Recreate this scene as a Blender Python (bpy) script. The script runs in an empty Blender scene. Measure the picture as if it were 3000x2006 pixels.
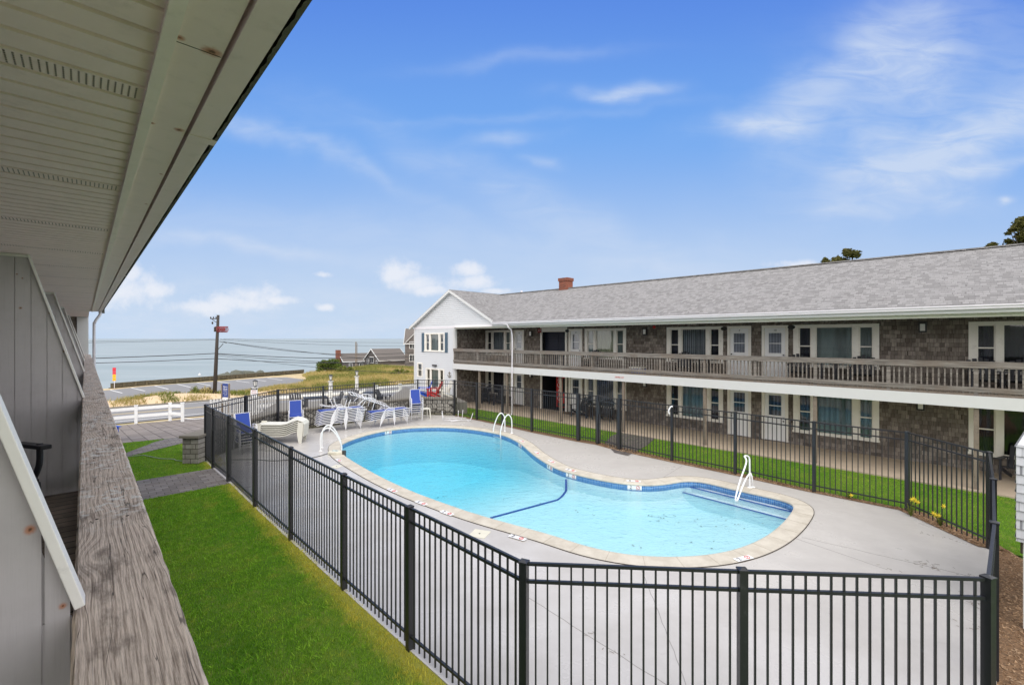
import bpy, bmesh, math, random
import numpy as np
from mathutils import Vector, Matrix, noise as mnoise
random.seed(7); rng = np.random.default_rng(7)
R = math.radians
sc = bpy.context.scene
col = sc.collection

# ------------------------------------------------------------------ camera
F = 1333.0; HZ = 991.0; CH = 4.0
cam = bpy.data.cameras.new('camera'); co = bpy.data.objects.new('camera', cam); col.objects.link(co)
cam.lens = 16.0; cam.sensor_width = 36.0; cam.clip_start = 0.02; cam.clip_end = 30000
cam.shift_y = -(1003 - HZ) / 3000.0
co.location = (0, 0, CH); co.rotation_euler = (R(90), 0, 0)
sc.camera = co
sc.view_settings.view_transform = 'Standard'; sc.view_settings.look = 'None'
sc.view_settings.gamma = 1.0; sc.view_settings.exposure = 1.0

# ------------------------------------------------------------------ node helper
class NT:
    def __init__(s, tree): s.t = tree; s.n = tree.nodes; s.l = tree.links
    def node(s, typ, **kw):
        nd = s.n.new(typ)
        for k, v in kw.items(): setattr(nd, k, v)
        return nd
    def put(s, sock, v):
        if isinstance(v, bpy.types.NodeSocket): s.l.new(v, sock)
        elif v is not None:
            if isinstance(v, (tuple, list)) and len(v) == 3 and sock.type == 'RGBA': v = (*v, 1)
            sock.default_value = v
    def m(s, op, a, b=None, c=None, clamp=False):
        nd = s.node('ShaderNodeMath', operation=op, use_clamp=clamp)
        s.put(nd.inputs[0], a)
        if b is not None: s.put(nd.inputs[1], b)
        if c is not None: s.put(nd.inputs[2], c)
        return nd.outputs[0]
    def mix(s, f, a, b, bt='MIX'):
        nd = s.node('ShaderNodeMix', data_type='RGBA', blend_type=bt)
        s.put(nd.inputs[0], f); s.put(nd.inputs[6], a); s.put(nd.inputs[7], b)
        return nd.outputs[2]
    def ss(s, v, a, b, lo=0.0, hi=1.0):
        nd = s.node('ShaderNodeMapRange', interpolation_type='SMOOTHSTEP')
        s.put(nd.inputs[0], v)
        if a > b: a, b, lo, hi = b, a, hi, lo
        nd.inputs[1].default_value = a; nd.inputs[2].default_value = b
        nd.inputs[3].default_value = lo; nd.inputs[4].default_value = hi
        return nd.outputs[0]
    def sep(s, v):
        nd = s.node('ShaderNodeSeparateXYZ'); s.put(nd.inputs[0], v); return nd.outputs
    def comb(s, x, y, z):
        nd = s.node('ShaderNodeCombineXYZ')
        for i, v in enumerate((x, y, z)): s.put(nd.inputs[i], v)
        return nd.outputs[0]
    def mapping(s, v, scale=(1, 1, 1), rot=(0, 0, 0), loc=(0, 0, 0)):
        nd = s.node('ShaderNodeMapping'); s.put(nd.inputs[0], v)
        nd.inputs[1].default_value = loc; nd.inputs[2].default_value = rot; nd.inputs[3].default_value = scale
        return nd.outputs[0]
    def noise(s, v, scale=5, detail=4, rough=.55, dist=0.0):
        nd = s.node('ShaderNodeTexNoise'); s.put(nd.inputs['Vector'], v)
        nd.inputs['Scale'].default_value = scale; nd.inputs['Detail'].default_value = detail
        nd.inputs['Roughness'].default_value = rough; nd.inputs['Distortion'].default_value = dist
        return nd.outputs[0]

# ------------------------------------------------------------------ sky
SUN_EL, SUN_AZ = R(48), R(172)
w = bpy.data.worlds.new('World'); sc.world = w; w.use_nodes = True
n = NT(w.node_tree); n.n.clear()
out = n.node('ShaderNodeOutputWorld'); bg = n.node('ShaderNodeBackground')
sky = n.node('ShaderNodeTexSky', sky_type='NISHITA', sun_disc=False)
sky.sun_elevation = SUN_EL; sky.sun_rotation = SUN_AZ
sky.air_density = 1.0; sky.dust_density = 1.2; sky.ozone_density = 2.0; sky.altitude = 10
hs = n.node('ShaderNodeHueSaturation'); hs.inputs['Saturation'].default_value = 1.0; hs.inputs['Hue'].default_value = 0.515
hs.inputs['Value'].default_value = 1.0
n.put(hs.inputs['Color'], sky.outputs[0])
tc = n.node('ShaderNodeTexCoord'); D = tc.outputs['Generated']
x, y, z = n.sep(D)
yy = n.m('MAXIMUM', y, 0.05)
u = n.m('DIVIDE', x, yy); v = n.m('DIVIDE', z, yy)
au = n.m('ABSOLUTE', u)
front = n.m('MULTIPLY', n.ss(y, 0.05, 0.2), n.m('MULTIPLY', n.ss(au, 1.22, 1.75, 1, 0), n.ss(v, .86, 1.35, 1, 0)))
P = n.comb(u, v, 0.0)
wn = n.noise(P, 2.2, 5, .6)
wz = n.node('ShaderNodeTexNoise'); n.put(wz.inputs['Vector'], P); wz.inputs['Scale'].default_value = 3.0; wz.inputs['Detail'].default_value = 4
wsx, wsy, _ = n.sep(wz.outputs['Color'])
uw = n.m('ADD', u, n.m('MULTIPLY', n.m('SUBTRACT', wsx, .5), .5))
vw = n.m('ADD', v, n.m('MULTIPLY', n.m('SUBTRACT', wsy, .5), .16))
uc = n.m('ADD', u, n.m('MULTIPLY', n.m('SUBTRACT', wsx, .5), .06)); vc = n.m('ADD', v, n.m('MULTIPLY', n.m('SUBTRACT', wsy, .5), .03))
def blob(px, py, rx, ry, ang=0.0, soft=True):
    """soft elliptic patch of cloud around a fixed sky direction"""
    U, V = (px - 1500) / F, (HZ - py) / F
    du = n.m('SUBTRACT', uw if soft else uc, U); dv = n.m('SUBTRACT', vw if soft else vc, V)
    c, s_ = math.cos(ang), math.sin(ang)
    a = n.m('ADD', n.m('MULTIPLY', du, c / (rx / F)), n.m('MULTIPLY', dv, s_ / (rx / F)))
    b = n.m('ADD', n.m('MULTIPLY', du, -s_ / (ry / F)), n.m('MULTIPLY', dv, c / (ry / F)))
    r2 = n.m('ADD', n.m('MULTIPLY', a, a), n.m('MULTIPLY', b, b))
    return n.m('POWER', 2.718, n.m('MULTIPLY', r2, -1.0))
cir = None
for (px, py, rx, ry, ang, k) in ((2210, 360, 190, 40, R(5), .75), (2430, 280, 280, 110, R(40), .42), (2640, 180, 160, 200, R(-20), .4), (2800, 440, 420, 100, R(20), .8), (2700, 560, 260, 34, R(-14), .4),
        (2900, 180, 420, 240, 0, .22), (1775, 262, 95, 22, 0, .62), (1495, 402, 110, 26, R(8), .42), (1610, 485, 60, 22, R(-10), .35),
        (2950, 500, 250, 22, R(10), .5), (1650, 640, 700, 60, R(-22), .34), (880, 450, 420, 24, R(-23), .32), (1500, 170, 300, 20, R(6), .18),
        (750, 715, 420, 22, R(-6), .6), (2500, 610, 190, 20, 0, .28), (1500, 340, 520, 16, R(5), .15), (640, 370, 160, 40, 0, .2),
        (1300, 700, 1400, 60, R(-5), .25), (2985, 601, 34, 12, 0, .9)):
    b_ = n.m('MULTIPLY', blob(px, py, rx, ry, ang), k)
    cir = b_ if cir is None else n.m('ADD', cir, b_)
fib = n.noise(n.mapping(P, (2.0, 7.0, 1), (0, 0, R(-14))), 3.0, 6, .6, .8)
cir = n.m('MULTIPLY', cir, n.ss(fib, .25, .7, .6, 1.35), clamp=True)
cum = None
for (px, py, rx, ry) in ((1180, 800, 75, 38), (1215, 832, 80, 28), (1255, 850, 60, 16), (1365, 790, 48, 26), (1385, 825, 70, 26), (1440, 850, 50, 10), (745, 868, 75, 34), (690, 890, 130, 26),
                         (620, 902, 120, 26), (820, 880, 60, 14), (395, 795, 30, 40), (460, 850, 70, 26), (380, 850, 110, 55), (950, 802, 30, 10), (960, 900, 30, 12), (2330, 778, 90, 16)):
    b_ = blob(px, py, rx * 1.15, ry * 1.25, 0, False)
    cum = b_ if cum is None else n.m('MAXIMUM', cum, b_)
puff = n.noise(P, 16.0, 7, .66)
cum = n.ss(n.m('ADD', n.m('MULTIPLY', cum, .95), n.m('MULTIPLY', n.m('SUBTRACT', puff, .5), 1.5)), .30, 1.0)
lowbank = n.m('MULTIPLY', n.ss(v, .02, .22, 1, 0), n.ss(n.noise(n.mapping(P, (1, 3, 1)), 6, 5, .6), .35, .75))
base = hs.outputs[0]
alt = n.ss(v, -.01, .75)
tint = n.mix(n.ss(v, 0.0, .50), (4.6, 5.65, 7.1), (1.42, 3.25, 7.0))
tint = n.mix(n.ss(v, .40, .85), tint, (.78, 1.98, 6.2))
fill_veil = n.mix(n.ss(z, .0, .5), (19.5, 19.0, 18.6), (13.6, 13.5, 13.6))     # bright overcast added out of view, behind, beside and above, as fill light
base = n.mix(.85, base, fill_veil)
base = n.mix(front, base, tint)
c1 = n.mix(n.m('MULTIPLY', n.m('MULTIPLY', cir, front), .85), base, (5.0, 5.8, 7.2))
c2 = n.mix(n.m('MULTIPLY', n.m('MULTIPLY', lowbank, front), .35), c1, (6.0, 6.4, 7.2))
c3 = n.mix(n.m('MULTIPLY', n.m('MULTIPLY', cum, front), .75), c2, (7.2, 7.3, 7.7))
n.put(bg.inputs['Color'], c3); bg.inputs['Strength'].default_value = 0.062
n.l.new(bg.outputs[0], out.inputs[0])

sun = bpy.data.lights.new('sun', 'SUN'); so = bpy.data.objects.new('sun', sun); col.objects.link(so)
sun.energy = 1.0; sun.angle = R(50); sun.color = (1.0, .95, .87)
sdir = Vector((math.sin(SUN_AZ) * math.cos(SUN_EL), math.cos(SUN_AZ) * math.cos(SUN_EL), math.sin(SUN_EL)))
so.rotation_euler = (-sdir).to_track_quat('-Z', 'Y').to_euler()

# ------------------------------------------------------------------ frames and measuring
def G(px, py, z=0.0):
    Y = F * (CH - z) / (py - HZ); return Vector(((px - 1500) / F * Y, Y))
def zat(py, Y): return CH - (py - HZ) * Y / F
AM = math.atan2(-.7013, .7129)          # long right-hand building: local x along it, local y = distance behind
AL = math.atan2(.6843, .7292)           # near building: local x outwards, local y along it
def rot2(p, a): c, s = math.cos(a), math.sin(a); return Vector((p[0] * c - p[1] * s, p[0] * s + p[1] * c))
def toL(p): return rot2(p, -AL)
def fromL(q, t): return rot2((q, t), AL)
def toM(p): return rot2(p, -AM)
def fromM(s, d): return rot2((s, d), AM)
def sM(px, Dp=19.62):
    Z = Dp * F / (.7013 * (px - 145.0)); return .7129 * (px - 1500) / F * Z - .7013 * Z
def yM(px, Dp=19.62): return Dp * F / (.7013 * (px - 145.0))

# ------------------------------------------------------------------ mesh builder
class MB:
    def __init__(s): s.v = []; s.f = []
    def add(s, vs, fs):
        o = len(s.v); s.v += [tuple(p) for p in vs]; s.f += [tuple(i + o for i in f) for f in fs]
    def quad(s, a, b, c, d): s.add((a, b, c, d), ((0, 1, 2, 3),))
    def box(s, x0, x1, y0, y1, z0, z1, M=None):
        vs = [Vector(p) for p in ((x0, y0, z0), (x1, y0, z0), (x1, y1, z0), (x0, y1, z0), (x0, y0, z1), (x1, y0, z1), (x1, y1, z1), (x0, y1, z1))]
        if M is not None: vs = [M @ p for p in vs]
        s.add(vs, ((3, 2, 1, 0), (4, 5, 6, 7), (0, 1, 5, 4), (1, 2, 6, 5), (2, 3, 7, 6), (3, 0, 4, 7)))
        return s
    def bar(s, a, b, w, h, up=(0, 0, 1)):
        a = Vector(a); b = Vector(b); d = (b - a).normalized(); upv = Vector(up)
        if abs(d.dot(upv)) > .99: upv = Vector((0, 1, 0))
        sx = d.cross(upv).normalized(); sz = sx.cross(d).normalized()
        vs = []
        for p in (a, b):
            for i, j in ((-1, -1), (1, -1), (1, 1), (-1, 1)): vs.append(p + sx * (w / 2 * i) + sz * (h / 2 * j))
        s.add(vs, ((3, 2, 1, 0), (4, 5, 6, 7), (0, 1, 5, 4), (1, 2, 6, 5), (2, 3, 7, 6), (3, 0, 4, 7)))
        return s
    def tube(s, pts, r, k=8, closed=False):
        pts = [Vector(p) for p in pts]; N = len(pts); rr = r if isinstance(r, (list, tuple)) else [r] * N
        ring0 = len(s.v); prev = None; vs = []
        for i, p in enumerate(pts):
            if closed: d = (pts[(i + 1) % N] - pts[i - 1])
            else: d = pts[min(i + 1, N - 1)] - pts[max(i - 1, 0)]
            d.normalize()
            if prev is None:
                a = Vector((0, 0, 1)) if abs(d.z) < .9 else Vector((1, 0, 0)); x = d.cross(a).normalized()
            else: x = (prev - d * prev.dot(d)).normalized()
            prev = x; yv = d.cross(x)
            for j in range(k):
                t = 2 * math.pi * j / k; vs.append(p + (x * math.cos(t) + yv * math.sin(t)) * rr[i])
        fs = []
        for i in range(N if closed else N - 1):
            i2 = (i + 1) % N
            for j in range(k): j2 = (j + 1) % k; fs.append((i * k + j, i * k + j2, i2 * k + j2, i2 * k + j))
        if not closed: fs.append(tuple(reversed(range(k)))); fs.append(tuple(range((N - 1) * k, N * k)))
        s.add(vs, fs); return s
    def prism(s, poly, z0, z1):
        N = len(poly); vs = [(p[0], p[1], z0) for p in poly] + [(p[0], p[1], z1) for p in poly]
        s.add(vs, [tuple(reversed(range(N))), tuple(range(N, 2 * N))] + [(i, (i + 1) % N, N + (i + 1) % N, N + i) for i in range(N)]); return s
    def lathe(s, prof, c=(0, 0), k=12):
        vs = []; fs = []
        for (r, z) in prof:
            for j in range(k): t = 2 * math.pi * j / k; vs.append((c[0] + r * math.cos(t), c[1] + r * math.sin(t), z))
        for i in range(len(prof) - 1):
            for j in range(k): j2 = (j + 1) % k; fs.append((i * k + j, i * k + j2, (i + 1) * k + j2, (i + 1) * k + j))
        fs.append(tuple(reversed(range(k)))); fs.append(tuple(range((len(prof) - 1) * k, len(prof) * k)))
        s.add(vs, fs); return s
    def build(s, name, mat, parent=None, smooth=False, bevel=0):
        me = bpy.data.meshes.new(name); me.from_pydata(s.v, [], s.f); me.update()
        return mkobj(name, me, mat, parent, smooth, bevel)
def mkobj(name, me, mat, parent=None, smooth=False, bevel=0):
    o = bpy.data.objects.new(name, me); col.objects.link(o)
    if mat is not None and not me.materials: me.materials.append(mat)
    if smooth: me.polygons.foreach_set('use_smooth', [True] * len(me.polygons))
    if bevel:
        b = o.modifiers.new('bevel', 'BEVEL'); b.width = bevel; b.segments = 2; b.limit_method = 'ANGLE'
    if parent is not None: o.parent = parent
    return o
def tag(o, label=None, cat=None, group=None, kind=None):
    if label: o['label'] = label
    if cat: o['category'] = cat
    if group: o['group'] = group
    if kind: o['kind'] = kind
    return o
def thing(name, label, cat, loc=(0, 0, 0), rz=0.0, group=None):
    o = bpy.data.objects.new(name, None); col.objects.link(o); o.empty_display_size = .2
    o.location = loc; o.rotation_euler = (0, 0, rz); return tag(o, label, cat, group)
def copy_tree(o, parent=None):
    c = o.copy(); col.objects.link(c)
    if parent is not None: c.parent = parent
    for ch in [k for k in bpy.data.objects if k.parent == o]: copy_tree(ch, c)
    return c
def place(src, loc, rz, label=None, used=[]):
    """first use moves the original, later uses copy it with its parts"""
    if src.name in used: o = copy_tree(src)
    else: used.append(src.name); o = src
    o.location = loc; o.rotation_euler = (0, 0, rz) if not isinstance(rz, tuple) else rz
    if label: o['label'] = label
    return o
def textmesh(s, size, name, mat, parent, M, align='CENTER', ext=.002):
    cu = bpy.data.curves.new('txt', 'FONT'); cu.body = s; cu.size = size; cu.align_x = align; cu.align_y = 'CENTER'; cu.extrude = ext; cu.resolution_u = 3
    to = bpy.data.objects.new('txt', cu); col.objects.link(to)
    dg = bpy.context.evaluated_depsgraph_get(); me = bpy.data.meshes.new_from_object(to.evaluated_get(dg)); me.transform(M)
    bpy.data.objects.remove(to); bpy.data.curves.remove(cu); me.materials.clear()
    return mkobj(name, me, mat, parent)
def poly_mesh(loops, zf, bis=(), frame=0.0, flip=False):
    """flat polygon (outer loop, then holes), cut at y=const lines, heights from zf(x,y)"""
    bm = bmesh.new(); ed = []
    for lp in loops:
        vs = [bm.verts.new((p[0], p[1], 0)) for p in lp]
        ed += [bm.edges.new((vs[i], vs[(i + 1) % len(vs)])) for i in range(len(vs))]
    bmesh.ops.triangle_fill(bm, use_beauty=True, use_dissolve=False, edges=ed, normal=(0, 0, 1))
    for t in bis:
        bmesh.ops.bisect_plane(bm, geom=bm.verts[:] + bm.edges[:] + bm.faces[:], plane_co=(0, t, 0), plane_no=(0, 1, 0))
    for vv in bm.verts: vv.co.z = zf(vv.co.x, vv.co.y)
    bmesh.ops.recalc_face_normals(bm, faces=bm.faces)
    if sum(f.normal.z for f in bm.faces) < 0: bmesh.ops.reverse_faces(bm, faces=bm.faces)
    me = bpy.data.meshes.new('m'); bm.to_mesh(me); bm.free(); return me
def sawtooth(mb, rects, course, plane, out, lip, axis='M'):
    """overlapping courses: each strip leans out to a lip at its lower edge. rects (s0,s1,z0,z1); plane = D; out = -1 towards viewer"""
    for (s0, s1, z0, z1) in rects:
        k = math.floor(z0 / course + 1e-6)
        while k * course < z1 - 1e-4:
            a = max(z0, k * course); b = min(z1, (k + 1) * course)
            if b - a > 1e-3:
                la = lip * (1 - (a - k * course) / course); lb = lip * (1 - (b - k * course) / course)
                if axis == 'M':
                    mb.quad((s0, plane + out * la, a), (s1, plane + out * la, a), (s1, plane + out * lb, b), (s0, plane + out * lb, b))
                    mb.quad((s0, plane, a), (s1, plane, a), (s1, plane + out * la, a), (s0, plane + out * la, a))
                else:
                    mb.quad((plane + out * la, s0, a), (plane + out * la, s1, a), (plane + out * lb, s1, b), (plane + out * lb, s0, b))
                    mb.quad((plane, s0, a), (plane, s1, a), (plane + out * la, s1, a), (plane + out * la, s0, a))
            k += 1
def wall_rects(s0, s1, z0, z1, ops):
    """rectangle minus openings (a,b,c,d)"""
    xs = sorted({s0, s1, *[min(max(o[0], s0), s1) for o in ops], *[min(max(o[1], s0), s1) for o in ops]}); res = []
    for a, b in zip(xs, xs[1:]):
        if b - a < 1e-4: continue
        m_ = (a + b) / 2; cuts = sorted([(o[2], o[3]) for o in ops if o[0] < m_ < o[1]]); z = z0
        for c, d in cuts:
            if c > z: res.append((a, b, z, min(c, z1)))
            z = max(z, d)
        if z < z1: res.append((a, b, z, z1))
    return res
# ------------------------------------------------------------------ materials
def S(r, g, b):
    f = lambda c: ((c / 255 + .055) / 1.055) ** 2.4 if c > 10 else c / 255 / 12.92
    return (f(r), f(g), f(b))
def newmat(name):
    m = bpy.data.materials.new(name); m.use_nodes = True; k = NT(m.node_tree)
    b = k.n['Principled BSDF']; k.b = b
    k.tc = k.node('ShaderNodeTexCoord'); k.P = k.tc.outputs['Object']
    return m, k
def bump(k, h, st=.3, dist=.01):
    nd = k.node('ShaderNodeBump'); nd.inputs['Strength'].default_value = st; nd.inputs['Distance'].default_value = dist
    k.put(nd.inputs['Height'], h); k.l.new(nd.outputs[0], k.b.inputs['Normal'])
def plain(name, c, rough=.6, var=.12, scale=6.0, metal=0.0, bst=0.0, bsc=40, spec=.5, dirt=None, coat=0.0):
    m, k = newmat(name)
    nz = k.noise(k.P, scale, 5, .6)
    cc = k.mix(nz, tuple(v * (1 - var) for v in c), tuple(min(1, v * (1 + var)) for v in c))
    if dirt:
        d2 = k.ss(k.noise(k.P, dirt[1], 6, .65), dirt[2], dirt[3]); cc = k.mix(k.m('MULTIPLY', d2, dirt[4] if len(dirt) > 4 else .6), cc, dirt[0])
    k.put(k.b.inputs['Base Color'], cc); k.b.inputs['Metallic'].default_value = metal
    k.put(k.b.inputs['Roughness'], k.ss(nz, .2, .8, max(.02, rough - .06), min(1, rough + .06)))
    k.b.inputs['Specular IOR Level'].default_value = spec; k.b.inputs['Coat Weight'].default_value = coat
    if bst: bump(k, k.noise(k.P, bsc, 5, .6), bst, .004)
    return m
def bricky(name, c1, c2, mortar, bw, rh, ms, ax='xz', rough=.8, bst=.4, off=.5, var=None, streak=0, bias=0.0, rot=0.0, smooth=.1, speck=None, mdist=.006):
    m, k = newmat(name)
    X, Y, Z = k.sep(k.P)
    d = {'x': X, 'y': Y, 'z': Z}
    A, B = d[ax[0]], d[ax[1]]
    if rot:
        A, B = (k.m('SUBTRACT', k.m('MULTIPLY', A, math.cos(rot)), k.m('MULTIPLY', B, math.sin(rot))), k.m('ADD', k.m('MULTIPLY', A, math.sin(rot)), k.m('MULTIPLY', B, math.cos(rot))))
    if off == .37:     # hand-laid courses: uneven widths and butt lines
        row = k.m('FLOOR', k.m('DIVIDE', B, rh))
        A = k.m('ADD', A, k.m('MULTIPLY', k.noise(k.comb(k.m('MULTIPLY', A, 1 / bw * .8), k.m('MULTIPLY', row, 3.71), 0.0), 1.0, 1, .5), bw * 1.6))
        B = k.m('ADD', B, k.m('MULTIPLY', k.m('SUBTRACT', k.noise(k.comb(k.m('MULTIPLY', A, 1 / bw), k.m('MULTIPLY', row, 1.9), 4.0), 1.0, 1, .5), .5), rh * .16))
    vec = k.comb(A, B, 0.0)
    def br(colr1, colr2, mort, w_, of):
        nd = k.node('ShaderNodeTexBrick'); nd.offset = of; nd.squash = 1.0; k.put(nd.inputs['Vector'], vec)
        k.put(nd.inputs['Color1'], colr1); k.put(nd.inputs['Color2'], colr2); k.put(nd.inputs['Mortar'], mort)
        nd.inputs['Scale'].default_value = 1.0; nd.inputs['Mortar Size'].default_value = ms; nd.inputs['Mortar Smooth'].default_value = smooth
        nd.inputs['Bias'].default_value = bias; nd.inputs['Brick Width'].default_value = w_; nd.inputs['Row Height'].default_value = rh
        return nd
    b1 = br(c1, c2, mortar, bw, off)
    cc = b1.outputs[0]
    if var:
        nz = k.noise(k.P, var[0], 6, .65); cc = k.mix(k.m('MULTIPLY', k.ss(nz, .3, .7), var[2]), cc, var[1])
    if streak:
        st = k.noise(k.mapping(vec, (26, 2.0, 1)), 1.0, 5, .7); cc = k.mix(streak, cc, k.mix(k.ss(st, .25, .75), (.25, .25, .25), (1.25, 1.2, 1.1)), 'MULTIPLY')
    if speck:
        sp = k.noise(k.P, speck[0], 3, .6); cc = k.mix(speck[1], cc, k.mix(k.ss(sp, .3, .7), (.5, .5, .5), (1.4, 1.4, 1.4)), 'MULTIPLY')
    k.put(k.b.inputs['Base Color'], cc); k.b.inputs['Roughness'].default_value = rough; k.b.inputs['Specular IOR Level'].default_value = .3
    h = k.m('SUBTRACT', 1.0, b1.outputs['Fac']); h = k.m('ADD', h, k.m('MULTIPLY', k.noise(k.P, 60, 4, .6), .25)); bump(k, h, bst, mdist)
    return m
M = {}
M['shingle'] = bricky('cedar_shingle', S(162, 153, 146), S(98, 91, 87), S(48, 44, 42), .125, .138, .0035, 'xz', .9, .5, .37, (2.2, S(92, 83, 76), .6), .5, bias=-.1)
M['shingle_y'] = bricky('cedar_shingle_return', S(162, 153, 146), S(98, 91, 87), S(48, 44, 42), .125, .138, .0035, 'yz', .9, .5, .37, (2.2, S(92, 83, 76), .6), .5)
M['white_shingle'] = bricky('painted_shingle', S(214, 216, 222), S(196, 198, 204), S(120, 122, 128), .13, .125, .003, 'xz', .75, .3, .37, (7, S(170, 170, 176), .35), .12)
M['white_shingle_y'] = bricky('painted_shingle_side', S(214, 216, 222), S(196, 198, 204), S(120, 122, 128), .13, .125, .003, 'yz', .75, .3, .37, (7, S(170, 170, 176), .35), .12)
M['roof'] = bricky('asphalt_roof', S(146, 144, 144), S(110, 108, 108), S(106, 104, 104), .14, .062, .004, 'xz', .95, .6, .37, (1.2, S(140, 139, 140), .3), 0, bias=-.2, speck=(90, .22))
M['roof_dark'] = plain('far_roof', S(104, 98, 94), .9, .2, 3)
M['clap'] = plain('vinyl_siding', S(206, 208, 212), .55, .03, 3)
M['vinyl'] = plain('white_vinyl', S(238, 239, 240), .4, .02, 5)
M['trim'] = plain('trim_paint', S(234, 230, 222), .55, .05, 8, dirt=(S(160, 156, 148), 5, .55, .75, .35))
M['white'] = plain('white_paint', S(208, 208, 208), .5, .03, 6, dirt=(S(190, 190, 190), 4, .6, .8, .3))
M['white_near'] = plain('white_trim_near', S(238, 236, 232), .5, .05, 12, dirt=(S(150, 150, 148), 9, .6, .75, .35), bst=.1, bsc=60)
M['gutter'] = plain('gutter_metal', S(222, 218, 224), .35, .04, 3, dirt=(S(150, 150, 150), 6, .55, .8, .4))
M['conc'] = None
M['black'] = plain('black_powdercoat', S(34, 35, 40), .38, .12, 30, spec=.6, dirt=(S(84, 84, 90), 14, .58, .8, .5))
M['blackplastic'] = plain('charcoal_plastic', S(46, 47, 54), .5, .1, 12)
M['navy'] = bricky('navy_boards', S(42, 46, 62), S(36, 40, 56), S(20, 22, 30), 4.0, .09, .004, 'xz', .6, .3)
M['door'] = plain('door_white', S(236, 236, 237), .45, .03, 5)
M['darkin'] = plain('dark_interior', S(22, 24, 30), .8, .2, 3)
M['pumpkin'] = plain('orange_ceramic', S(190, 80, 30), .5)
M['blue'] = plain('blue_sling', S(28, 62, 150), .65, .10, 18, bst=.25, bsc=160)
M['strap'] = plain('white_tube', S(222, 222, 226), .4, .04, 12)
M['resin'] = plain('white_resin', S(218, 216, 206), .5, .05, 9, dirt=(S(176, 172, 160), 7, .55, .75, .4))
M['red'] = plain('red_plastic', S(196, 40, 38), .5, .1, 9)
M['blueplastic'] = plain('blue_plastic', S(20, 82, 196), .45, .1, 9)
M['lampglass'] = plain('frosted_glass', S(225, 225, 222), .3, .03)
M['brick'] = bricky('chimney_brick', S(140, 74, 54), S(108, 56, 42), S(120, 104, 94), .2, .065, .008, 'xz', .9, .5)
M['stone'] = None
M['wood_post'] = plain('weathered_post', S(128, 116, 104), .9, .2, 4, dirt=(S(90, 82, 74), 10, .45, .7, .6), bst=.4, bsc=50)
M['timber'] = plain('seawall_timber', S(92, 84, 66), .9, .3, 5, dirt=(S(56, 52, 42), 6, .4, .7, .7))
M['sand'] = plain('sand', S(206, 182, 150), .95, .14, 1.2, dirt=(S(150, 140, 96), .6, .5, .7, .5))
M['redsign'] = plain('sign_red', S(204, 40, 60), .5); M['yelsign'] = plain('sign_yellow', S(226, 170, 20), .5)
M['bluesign'] = plain('sign_blue', S(38, 62, 130), .5); M['whitesign'] = plain('sign_white', S(232, 232, 235), .5)
M['ink'] = plain('ink_black', S(26, 26, 30), .6); M['redink'] = plain('ink_red', S(190, 60, 40), .6)
M['ladder'] = plain('ladder_white', S(232, 233, 234), .3, .02)
M['pole'] = plain('creosote_pole', S(62, 56, 52), .9, .3, 3)
M['wire'] = plain('wire', S(40, 42, 46), .7)
M['rust_red'] = plain('faded_red_metal', S(132, 48, 50), .7, .3, 9)
M['cover'] = plain('skimmer_lid', S(210, 206, 190), .6)
M['hose'] = plain('green_hose', S(128, 140, 118), .5); M['darkhose'] = plain('dark_cable', S(60, 60, 58), .5)
M['greywall'] = bricky('far_shingle_wall', S(112, 106, 104), S(96, 90, 88), S(70, 66, 64), .4, .25, .01, 'xz', .9, .2)
M['ovalsign'] = plain('plaque_black', S(28, 26, 24), .5)

def glassmat(name, tintc=(.82, .84, .85), refl=.9):
    m, k = newmat(name); k.n.remove(k.b)
    tr = k.node('ShaderNodeBsdfTransparent'); k.put(tr.inputs[0], tintc)
    gl = k.node('ShaderNodeBsdfGlossy'); gl.inputs['Roughness'].default_value = .03; k.put(gl.inputs[0], (refl, refl, refl))
    fr = k.node('ShaderNodeFresnel'); fr.inputs[0].default_value = 1.75
    bp = k.node('ShaderNodeBump'); bp.inputs['Strength'].default_value = .05; bp.inputs['Distance'].default_value = .02
    k.put(bp.inputs['Height'], k.noise(k.P, 2.0, 2, .5)); k.l.new(bp.outputs[0], gl.inputs['Normal'])
    mx = k.node('ShaderNodeMixShader'); k.l.new(fr.outputs[0], mx.inputs[0]); k.l.new(tr.outputs[0], mx.inputs[1]); k.l.new(gl.outputs[0], mx.inputs[2])
    k.l.new(mx.outputs[0], k.n['Material Output'].inputs[0]); return m
M['glass'] = glassmat('window_glass')
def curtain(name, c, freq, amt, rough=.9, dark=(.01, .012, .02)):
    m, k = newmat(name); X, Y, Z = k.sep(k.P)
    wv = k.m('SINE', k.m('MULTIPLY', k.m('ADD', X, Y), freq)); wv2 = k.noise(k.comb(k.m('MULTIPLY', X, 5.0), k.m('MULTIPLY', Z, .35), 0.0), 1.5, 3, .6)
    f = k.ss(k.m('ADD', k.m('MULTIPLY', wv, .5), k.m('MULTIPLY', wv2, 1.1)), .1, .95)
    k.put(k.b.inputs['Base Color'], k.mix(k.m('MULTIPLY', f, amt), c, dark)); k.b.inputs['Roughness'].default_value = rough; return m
M['cur_green'] = curtain('curtain_green', S(214, 220, 190), 3, .2); M['cur_blind'] = curtain('vertical_blinds', S(186, 196, 202), 75, .8)
M['cur_teal'] = curtain('curtain_teal', S(178, 202, 208), 40, .4); M['cur_dark'] = curtain('curtain_dark', S(58, 62, 78), 30, .6)
M['cur_grey'] = curtain('curtain_grey', S(172, 186, 184), 8, .3); M['cur_white'] = curtain('curtain_white', S(196, 200, 212), 60, .35)
M['cur_sheer'] = curtain('curtain_sheer', S(110, 128, 150), 50, .7)

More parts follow.
